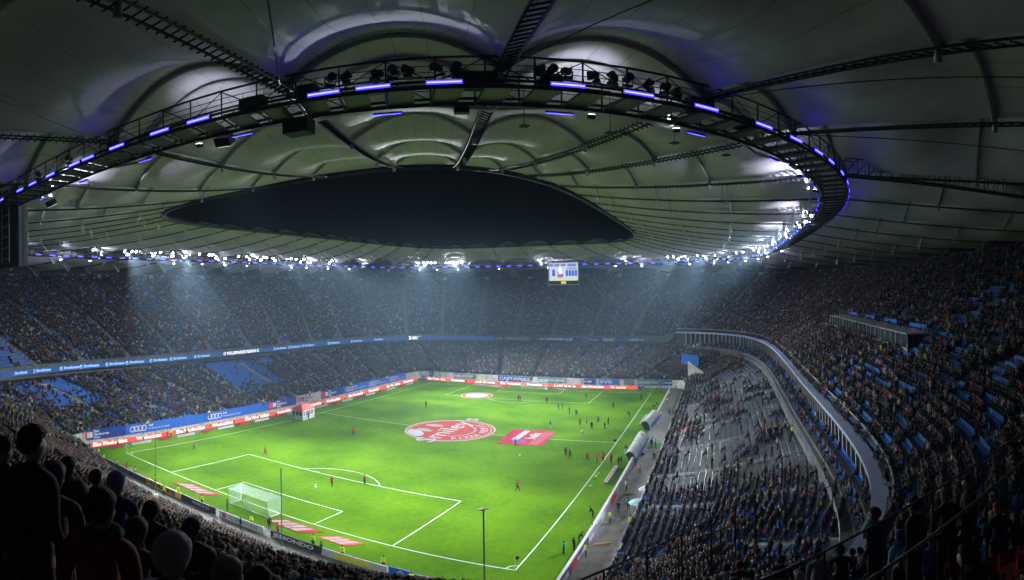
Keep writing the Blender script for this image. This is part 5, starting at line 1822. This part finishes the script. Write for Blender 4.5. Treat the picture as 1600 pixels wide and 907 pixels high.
board((57.9, -29.55), (57.9, -31.4), 0.02, 0.95, 'boardblue', 'small blue diamond board at the right end of the far red boards', extra=lambda t, L, H, th: crest(t, L, H, th, .5, .36))
board((57.2, 39.7), (57.9, 38.9), 0.02, 1.3, 'boardblue', 'bright blue board turning the far left corner', (('HSV', 0.1, 0.5, 0.5, 'lemon'),))
for i, x in enumerate(np.arange(-52, 50, 5.2)):
    g = MB(); g.box((0, 0, 0.25), (4.3 if i % 2 else 2.6, 0.08, 0.5), 0, 0)
    t = thing('low_board', 'low %s board lying along the left touchline, %s from the left' % ('white' if i % 2 else 'pale red', nth(i)), 'advertising board', (x, 38.3, 0.012), 0, 'low boards along the left touchline')
    g.build('panel', 'offwhite' if i % 2 else 'pink', t)
# near goal line boards, reading from the near stand (facing -x): local x runs -y; left in image = larger y
def nb(y0, y1, m, lab, tx=(), ex=None, z1=0.95):
    # seen from the near stand the image left is +y, and the print is seen from the back (-x) side
    p0, p1 = (-58.6, y0), (-58.6, y1)
    return board(p0, p1, 0.02, z1, m, lab, tx, extra=ex)
nb(34.5, 17.6, 'blackvinyl', 'long black board behind the near goal line at its left end', z1=0.8)
nb(17.5, 8.9, 'yellow', 'yellow board with black capital letters left of the near goal', (('HERMANNS', 0.02, 0.5, 0.98, 'blackvinyl', 1.38, 0.05),))
nb(8.8, 1.6, 'blackvinyl', 'black board with white writing between the yellow and the white board', (('FRANK & CO', 0.35, 0.5, 0.6, 'offwhite', 1.0, 0.02),))
nb(0.8, -7.0, 'offwhite', 'white board with grey capital letters behind the near goal', (('ELOPHOVEN', 0.24, 0.5, 0.72, 'greytint', 1.2, 0.02),),
   lambda t, L, H, th: (lambda g: (g.box((L * .12, -(th / 2 + .02), H / 2), (0.7, 0.02, 0.6)), g.build('emblem', 'pink', t)))(MB()))
nb(-8.2, -15.4, 'blackvinyl', 'black board with widely spaced white capital letters right of the near goal', (('JEMONDO', 0.06, 0.5, 0.72, 'white', 1.75, 0.03),))
nb(-15.6, -23.6, 'offwhite', 'white board with yellow capital letters near the third carpet', (('BARCA', 0.22, 0.5, 1.0, 'lemon', 1.35, 0.08),))
nb(-23.8, -26.4, 'boardblue', 'blue board with the diamond emblem on the near goal line', (), lambda t, L, H, th: crest(t, L, H, th, .5, .38), z1=1.05)
nb(-26.6, -39.5, 'blackvinyl', 'long black board at the right end of the near goal line', z1=0.8)
# right touchline boards, seen from the right stand: their faces look to -y; image left-bottom = smaller x
def rb(x0, x1, m, lab, tx=()):
    return board((x1, -39.0), (x0, -39.0), 0.02, 0.95, m, lab, (), ) if False else board((x0, -39.2), (x1, -39.2), 0.02, 0.98, m, lab, tx, group='boards along the right touchline')
RBX = [(-60, -51.5, 'purple', 'OFFICIAL SUPPLIER', 0.85), (-51.4, -49.6, 'pink', '', 0), (-49.5, -44.6, 'purple', 'Hansestadt', 0.6), (-44.5, -40.6, 'lilac', 'Popken', 0.7), (-40.5, -36.2, 'offwhite', 'BOGE', 0.8),
       (-36.1, -32.3, 'lilac', '', 0), (-32.2, -28.4, 'red', '', 0), (-28.3, -23, 'lilac', 'IKS', 0.8), (-22.9, -17, 'lilac', '', 0), (-16.9, -11.5, 'lilac', '', 0)]
for i, (x0, x1, m, w, s) in enumerate(RBX):
    cn = {'purple': 'dark purple', 'pink': 'pink', 'lilac': 'lilac', 'offwhite': 'off white', 'red': 'red'}[m]
    rb(x0, x1, m, '%s board%s on the right touchline, %s from the near end' % (cn, ' with writing' if w else '', nth(i)), ((w, 0.03, 0.5, s, 'white' if m != 'offwhite' else 'greytint', 1.0, 0.05),) if w else ())
rail = thing('board_rail', 'long white rail along the top of the right touchline boards', 'rail', (0, -39.2, 0))
for c_, l_ in ((-35.5, 49), (36, 44)):
    g = MB(); g.box((c_, 0.25, 1.03), (l_, 0.3, 0.06)); g.build('top_rail', 'white', rail)
for x in np.arange(-59, 58, 3.0):
    if not (-11 < x < 14): g = MB(); g.box((x, 0.25, 0.5), (0.06, 0.1, 1.0)); g.build('stand', 'whitesteel', rail)
g = MB(); g.box((0, 0, 0.25), (0.5, 6.8, 0.5)); 
for i, (a, b) in enumerate((((946, 758), (963, 732)), ((1001, 665.5), (1010, 651.5)))):
    A, B = at(*a, 0)[:2], at(*b, 0)[:2]
    t = thing('folded_board', 'white folded board lying on the grass, %s one along the right touchline' % ('nearer' if i == 0 else 'farther'), 'board', (A[0], A[1], 0.02), math.atan2(B[1] - A[1], B[0] - A[0]))
    L = np.linalg.norm(B - A); g = MB(); g.box((L / 2, 0, .2), (L, .5, .4)); g.build('panel', 'offwhite', t)
    g = MB(); g.box((L / 2, 0, .405), (L * .9, .22, .01)); g.build('print', 'pink', t)

# ------------------------------------------------------------------ fan banners on the far stand wall and the upper parapet
FB = [(43, 37.5, 'boardblue', 'NORDERSTEDT', 1.0), (30, 22, 'bannergrey', 'GABEL ON TOUR', 0.9), (14.5, 3.2, 'boardnavy', 'CASTAWAY', 1.3), (1.5, -7.5, 'teal', 'NORDKURVE', 1.0),
      (-8.5, -12, 'offwhite', 'HH', 1.0), (-13, -16.5, 'boardnavy', 'A 1887', .9), (-17.5, -23.5, 'boardblue', 'SVE', 1.1), (-25, -28, 'bannergrey', '', 1), (-29, -36, 'teal', 'CHOSEN FEW', .9), (-36.5, -41, 'boardnavy', 'HAMBURG', .8)]
for i, (y0, y1, m, w, s) in enumerate(FB):
    L = abs(y1 - y0)
    board((60.6, y0), (60.6, y1), 0.7, 2.35, m, 'fan banner %s below the far stand, %s from the left' % ('with pale capitals' if w else 'in plain grey', nth(i)),
          ((w, 0.04, 0.5, s, 'offwhite', min(2.2, L * .9 / (len(w) * s * .68)), 0.04),) if w else (), name='fan_banner', cat='banner', group='fan banners below the far stand', thick=0.05)
xq = 84.0
def upper_banner(px0, px1, m, w, tm, i):
    A, B = ray(px0, 530), ray(px1, 530)
    p0 = CAM + A * ((xq - CAM[0]) / A[0]); p1 = CAM + B * ((xq - CAM[0]) / B[0])
    L = abs(p0[1] - p1[1])
    s = 1.1
    board((xq, p0[1]), (xq, p1[1]), 11.35, 12.75, m, 'fan banner %s on the upper parapet of the far stand, %s from the left' % ('with writing' if w else 'without writing', nth(i)),
          ((w, 0.03, 0.5, s, tm, min(2.0, L * .92 / (max(1, len(w)) * s * .66)), 0.05),) if w else (), name='fan_banner', cat='banner', group='fan banners on the upper parapet', thick=0.06)
for i, a in enumerate(((730, 736, 'lilac', '', ''), (737, 750, 'bannergrey', '', ''), (751, 772, 'teal', 'ULTRAS', 'offwhite'), (775, 787, 'boardnavy', 'ADLER', 'offwhite'), (788, 832, 'bannergrey', 'HAMBURGER JUNGS', 'offwhite'),
                      (840, 908, 'boardnavy', 'HSV SUPPORTERS CLUB', 'white'), (918, 940, 'boardnavy', 'Winsen', 'lilac'), (942, 962, 'teal', 'PINNEBERG', 'offwhite'), (964, 978, 'boardnavy', 'NORD', 'teal'),
                      (980, 1009, 'boardnavy', 'OERBUT', 'offwhite'), (1010, 1015, 'beige' if 'beige' in M else 'offwhite', '', ''), (1016, 1034, 'cyan', 'STADE', 'offwhite'), (1036, 1046, 'boardnavy', 'SZ', 'offwhite'), (1051, 1078, 'offwhite', 'BERGEDORF', 'greytint'))):
    upper_banner(*a, i)


# writing on the led band of the left balcony (curved, so each word is placed on the band)
def band_word(px, body, size, m, name='lettering', bold=0.05, par=stand):
    az = YAW - (px - 800) / FPX
    t = np.linspace(0.2, PI, 4000); x, y, z = upper_pt(t, 0)
    a = np.arctan2(y - CAM[1], x - CAM[0]) - az
    k = np.where(a[:-1] * a[1:] <= 0)[0]
    if not len(k): return
    i = k[-1] if False else k[0]
    nx, ny = inward(upper_pt, t[i:i + 1], 0)
    e = 0.003
    p = np.array([x[i] + nx[0] * 0.17, y[i] + ny[0] * 0.17, z[i] - 1.30])
    rz = math.atan2(ny[0], nx[0]) + PI / 2
    text(body, size, m, par, p, (PI / 2, 0, rz), bold=bold * size, align='CENTER', name=name)
for px in (30, 64, 107, 138, 178, 209, 246, 277, 314, 436, 459, 480, 520, 556, 590):
    band_word(px, '@ Strothmann', 0.92, 'bandtext')
band_word(376, 'O VOLKSPARKSTADION C', 1.15, 'ledtext')
band_word(645, '52 : 63 04 28 52', 1.5, 'ledtext', bold=0.09)


# ------------------------------------------------------------------ dugouts, tunnel, house and other objects at the pitch side
def dugout(pa, pb, label):
    A, B = np.array(pa), np.array(pb)
    L = np.linalg.norm(B - A)
    t = thing('dugout', label, 'dugout', (A[0], A[1], 0.01), math.atan2(B[1] - A[1], B[0] - A[0]), 'dugouts on the right touchline')
    def prof(r):
        return [(1.15 * math.cos(a) * r - 0.2, 1.95 * math.sin(a) * r) for a in np.linspace(0.0, PI * 0.72, 12)]
    g = MB()
    P1 = [(0, -p[0], p[1] + 0.05) for p in prof(1)]; P2 = [(L, -p[0], p[1] + 0.05) for p in prof(1)]
    Q1 = [(0, -p[0], p[1] + 0.05) for p in prof(.95)]; Q2 = [(L, -p[0], p[1] + 0.05) for p in prof(.95)]
    g.strip(P1, P2); g.strip(Q2, Q1); g.strip(Q1, P1); g.strip(P2, Q2); g.build('curved_roof', 'offwhite', t, smooth=True)
    for u in np.linspace(0, L, 7):
        g = MB(); g.tube([(u, -p[0] , p[1] + 0.09) for p in prof(1.01)], 0.05, 4); g.build('rib', 'whitesteel', t)
    g = MB(); g.add([(0.03, -p[0], p[1] + 0.05) for p in prof(.93)] + [(0.03, 0.2, 0.05)], [tuple(range(13))]); g.build('end_panel', 'glass', t)
    g = MB()
    for k in range(int(L / 0.6)): g.box((0.5 + k * 0.6, -0.8, 0.45), (0.5, 0.5, 0.1)); g.box((0.5 + k * 0.6, -1.0, 0.8), (0.5, 0.1, 0.7))
    g.build('bench_seats', 'seat', t)
    word = text('HAMBURGER SV', 0.75, 'greytint', t, (0.6, -0.3, 2.03), (-0.2, 0, 0), bold=0.02)
    return t
dugout(at(986, 724, 0)[:2], at(1005, 690, 0)[:2], 'white curved dugout nearer to the camera on the right touchline')
dugout(at(1009, 673, 0)[:2], at(1024, 655, 0)[:2], 'white curved dugout farther away on the right touchline')
p = at(1004, 684, 0); q = at(1043, 695, 0)
tn_ = thing('tunnel_carpet', 'green carpet strip leading from the stand to the pitch between the dugouts', 'carpet', (-1.5, -38.6, 0.012))
g = MB(); g.box((0, -2.0, 0.01), (3.4, 7.5, 0.02)); g.build('cloth', 'greencarpet', tn_)
hp = at(482, 655, 0)
HS_ = 0.74
hs = thing('inflatable_house', 'white inflatable house with red roof standing on the left touchline', 'inflatable', (hp[0], hp[1] + 1.6, 0.01), 0.12)
hs.scale = (HS_, HS_, HS_ * 1.05)
g = MB(); g.box((0, 0, 1.45), (6.2, 4.2, 2.9)); g.build('wall', 'white', hs)
g = MB()
g.add([(-3.5, -2.5, 2.9), (3.5, -2.5, 2.9), (3.5, 2.5, 2.9), (-3.5, 2.5, 2.9), (-1.4, -.3, 4.3), (1.4, -.3, 4.3), (1.4, .3, 4.3), (-1.4, .3, 4.3)],
      [(3, 2, 1, 0), (4, 5, 6, 7), (0, 1, 5, 4), (1, 2, 6, 5), (2, 3, 7, 6), (3, 0, 4, 7)]); g.build('roof', 'red', hs)
for k in range(4):
    g = MB(); g.box((0, 0, 0), (0.85, 0.05, 1.15)); w = g.build('window', 'glass', hs, (-2.3 + k * 1.35, -2.13, 1.9))
    g = MB(); g.box((0, -.03, 0), (0.08, 0.03, 1.15)); g.box((0, -.03, 0), (.85, .03, .08)); g.build('glazing_bar', 'white', w)
for k in range(3):
    g = MB(); g.box((0, 0, 0), (0.05, 0.85, 1.15)); w = g.build('window', 'glass', hs, (-3.13, -1.3 + k * 1.3, 1.9))
g = MB(); g.box((0, -2.14, 0.5), (6.0, 0.03, .1)); g.box((0, -2.14, 0.85), (6.0, 0.03, .1)); g.build('stripe', 'greytint', hs)

def pole(px, pyb, pyt, label, r=0.07, lamp=False, z0=0.0, cross=True):
    b = at(px, pyb, z0)
    # height from the image row of the top at the same plan distance
    dh = np.hypot(b[0] - CAM[0], b[1] - CAM[1])
    d = ray(px, pyt); z = CAM[2] + d[2] / np.hypot(d[0], d[1]) * dh
    t = thing('net_pole', label, 'pole', (b[0], b[1], z0), 0)
    g = MB(); g.tube([(0, 0, 0), (0, 0, z - z0)], r, 8); g.build('mast', 'greenpole', t)
    g = MB(); g.box((0, 0, 0.02), (0.4, 0.4, 0.04)); g.build('foot', 'metal', t)
    if lamp:
        g = MB(); g.box((0, 0, z - z0 + 0.05), (0.25, 0.9, 0.08), 0.9); g.build('arm', 'greenpole', t)
        g = MB(); g.box((0.25, 0.25, z - z0 - 0.12), (0.3, 0.35, 0.16), 0.9); g.build('lamp_head', 'white', t)
    elif cross:
        g = MB(); g.box((0, 0, z - z0 - 0.3), (0.5, 0.06, 0.06), 0.8); g.build('crossbar', 'metal', t)
    return t
pole(440.5, 857, 732, 'dark green pole standing just right of the near goal', 0.06, cross=False)
pole(243.7, 773, 672, 'thin green pole beside the yellow board behind the near goal line', 0.06, cross=False)
pole(757.5, 948, 797, 'tall green lamp pole at the bottom edge right of the centre', 0.075, lamp=True)
pole(131, 704, 633, 'thin green pole at the near left corner, left one of two', 0.06, cross=False)
pole(139.5, 699, 620, 'thin grey pole at the near left corner, right one of two', 0.06, cross=False)
for i, (px, a, b) in enumerate(((658, 596, 551), (790, 597, 553), (906, 602, 553), (1020, 604, 565))):
    pole(px, a, b, 'tall pole with a short crossbar in front of the far crowd, %s from the left' % nth(i), 0.08)
# odds and ends on the right track
for i, (px, py, w, h, m, lab) in enumerate(((1010, 862, 0, 0, 'metal', 'grey mesh roof of a box seat at the bottom right of the track, upper one'), (985, 893, 0, 0, 'metal', 'grey mesh roof of a box seat at the bottom right of the track, lower one'))):
    q = at(px - 6, py - 5, 1.8)
    t = thing('camera_shelter', lab, 'shelter', (q[0], q[1], 0.01), 0)
    g = MB(); g.box((0, 0, 1.85), (4.0, 2.6, 0.08)); g.build('roof', 'bandgrey', t)
    g = MB(); [g.box((0, -1.3 + k * .52, 1.9), (4.0, .05, .04)) for k in range(6)]; g.build('roof_ribs', 'metal', t)
    for a, b in ((-1.9, -1.2), (1.9, -1.2), (1.9, 1.2), (-1.9, 1.2)):
        g = MB(); g.tube([(a, b, 0), (a, b, 1.83)], 0.04, 5); g.build('leg', 'metal', t)
for i, (pa, pb) in enumerate((((976, 773), (991, 773)), ((929, 853), (954, 850)))):
    A, B = at(*pa, 0), at(*pb, 0)
    t = thing('cable_cover', 'orange cable cover lying across the right track, %s one' % ('farther' if i == 0 else 'nearer'), 'cable cover')
    g = MB(); g.tube([A + [0, 0, .08], (A + B) / 2 + [0, .1, .09], B + [0, 0, .08]], 0.12, 6); g.build('cover', 'orange', t)
for i, (px, py, lab) in enumerate(((998, 783, 'pale cyan parasol over a table beside the right stand'), (1012, 762, 'faded grey parasol farther along the right stand'))):
    q = at(px, py, 2.0); t = thing('parasol', lab, 'parasol', (q[0], q[1], 0.01))
    g = MB(); g.tube([(0, 0, 0), (0, 0, 2.1)], 0.03, 6); g.build('pole', 'metal', t)
    g = MB(); g.lathe([(1.3, 1.75), (1.32, 1.72), (0.7, 2.05), (0.05, 2.25)], 8); g.build('canopy', 'cyan' if i == 0 else 'offwhite', t)
    g = MB(); g.box((0.6, 0.3, .7), (1.2, .7, .05)); g.build('table_top', 'dark', t)
    for a, b in ((.1, .05), (1.1, .05), (.1, .6), (1.1, .6)):
        g = MB(); g.tube([(a, b, 0), (a, b, .7)], .03, 4); g.build('table_leg', 'dark', t)
q = at(1074, 678, 2.6)
t = thing('red_barrier', 'bright red padded barrier at the foot of the right stand', 'barrier', (q[0], q[1], 0.01), 0.0)
g = MB(); g.box((0, 0, 2.9), (4.2, 1.0, 1.1)); g.build('padding', 'red', t); g = MB(); g.box((0, 0, 1.2), (4.0, .6, 2.35)); g.build('base', 'concrete', t)
q = at(1097, 580, 5.5)
t = thing('stair_wall', 'grey ramp wall with a blue panel at the far right corner of the lower tier', 'wall', (q[0], q[1], 0.0), math.radians(42))
g = MB(); g.add([(-7, 0, 2), (6, 0, 2), (6, 0, 8.0), (-7, 0, 2.8), (-7, .3, 2), (6, .3, 2), (6, .3, 8.0), (-7, .3, 2.8)], [(0, 1, 2, 3), (7, 6, 5, 4), (3, 2, 6, 7), (0, 3, 7, 4), (1, 5, 6, 2)]); g.build('ramp', 'concrete', t)
g = MB(); g.box((5.5, -.1, 8.2), (8, .25, 3.0)); g.build('panel', 'boardblue', t)
text('SCHANZE', 1.2, 'white', t, (3.0, -.25, 8.6), (PI / 2, 0, 0), bold=.04)
# kit bags by the touchline
for i, (px, py) in enumerate(((961, 690), (992, 693), (1003, 712), (1026, 632), (1021, 636))):
    q = at(px, py, 0); t = thing('kit_bag', 'black kit bag on the grass edge along the right touchline, %s from the left' % nth(i), 'bag', (q[0], q[1], 0.012), random.random() * 3, 'kit bags at the right touchline')
    g = MB(); g.lathe([(0.02, -.45), (.2, -.42), (.24, -.2), (.24, .2), (.2, .42), (.02, .45)], 10); b = g.build('bag', 'dark', t, (0, 0, .24)); b.rotation_euler = (PI / 2, 0, 0)
    g = MB(); g.tube([(0, -.2, .42), (0, -.12, .62), (0, .12, .62), (0, .2, .42)], .02, 4); g.build('handle', 'black', t)

# ------------------------------------------------------------------ press cabins on the right upper tier
b1 = bowl_hit(1420, 548, 0.6); b0 = bowl_hit(1298, 508, 0.6)
if b0 and b1:
    A, B = b0[1], b1[1]
    n = 4
    for i in range(n):
        a = A + (B - A) * i / n; b = A + (B - A) * (i + 0.94) / n
        L = np.hypot(*(b - a)[:2]); rz = math.atan2((b - a)[1], (b - a)[0])
        t = thing('press_cabin', 'glazed press cabin with flat roof in the right upper tier, %s from the left' % nth(i), 'cabin', (a[0], a[1], a[2] - 0.3), rz, 'press cabins in the right upper tier')
        s = 1 if True else -1
        g = MB(); g.box((L / 2, 1.6, 2.75), (L + .2, 3.6, .14)); g.build('roof', 'bandgrey', t)
        g = MB(); g.box((L / 2, 3.2, 1.35), (L, .12, 2.6)); g.box((L / 2, 0, .5), (L, .1, 1.0)); g.build('wall', 'concrete', t)
        g = MB(); g.box((L / 2, 0.02, 1.8), (L, .04, 1.6)); w = g.build('window', 'glass', t)
        for k in range(6): g = MB(); g.box((L * k / 5, -.03, 1.8), (.09, .08, 1.7)); g.build('mullion', 'whitesteel', w)
        g = MB(); g.box((L * .5, 3.4, 3.3), (L * .55, .08, .5)); g.build('roof_sign', 'bandled', t)
# handrails in the foreground at lower right
HR = [((600, 915), (785, 832)), ((860, 925), (1180, 772)), ((760, 905), (925, 772)), ((1130, 905), (1330, 760)), ((1170, 915), (1610, 668)), ((1345, 915), (1600, 720)), ((1390, 760), (1610, 642)), ((1060, 850), (1330, 745))]
DR = [(7, 10), (5.2, 8.5), (7, 12), (6.0, 10.5), (4.2, 7.0), (3.2, 4.8), (9, 13), (9, 14)]
for i, ((a, b), (d0, d1)) in enumerate(zip(HR, DR)):
    if i in (0, 2, 3, 6): continue
    A = CAM + ray(*a) * d0; B = CAM + ray(*b) * d1
    t = thing('handrail', 'dark steel handrail crossing the lower right foreground, %s from the left' % nth(i), 'handrail', (0, 0, 0), 0, 'handrails in the lower right foreground')
    g = MB(); g.tube([A, B], 0.012, 8); g.build('rail', 'railsteel', t, smooth=True)
    n = 6
    for k in range(n + 1):
        p = A + (B - A) * k / n; g = MB(); g.tube([p, p - np.array([0, 0, 0.8])], 0.011, 6); g.build('post', 'black', t)

# ------------------------------------------------------------------ haze
g = MB(); g.box((0, 0, 21), (300, 240, 44.6))
hz = g.build('haze', 'glass')
hz['kind'] = 'stuff'; hz['label'] = 'thin smoky haze hanging in the floodlit stadium air'; hz['category'] = 'haze'
hm = bpy.data.materials.new('haze_air'); hm.use_nodes = True
nt = hm.node_tree; nt.nodes.clear()
out = nt.nodes.new('ShaderNodeOutputMaterial'); pvn = nt.nodes.new('ShaderNodeVolumePrincipled')
pvn.inputs['Color'].default_value = (0.52, 0.76, 1.0, 1); pvn.inputs['Density'].default_value = HAZE; pvn.inputs['Anisotropy'].default_value = 0.25
nt.links.new(pvn.outputs[0], out.inputs['Volume'])
hz.data.materials.clear(); hz.data.materials.append(hm)
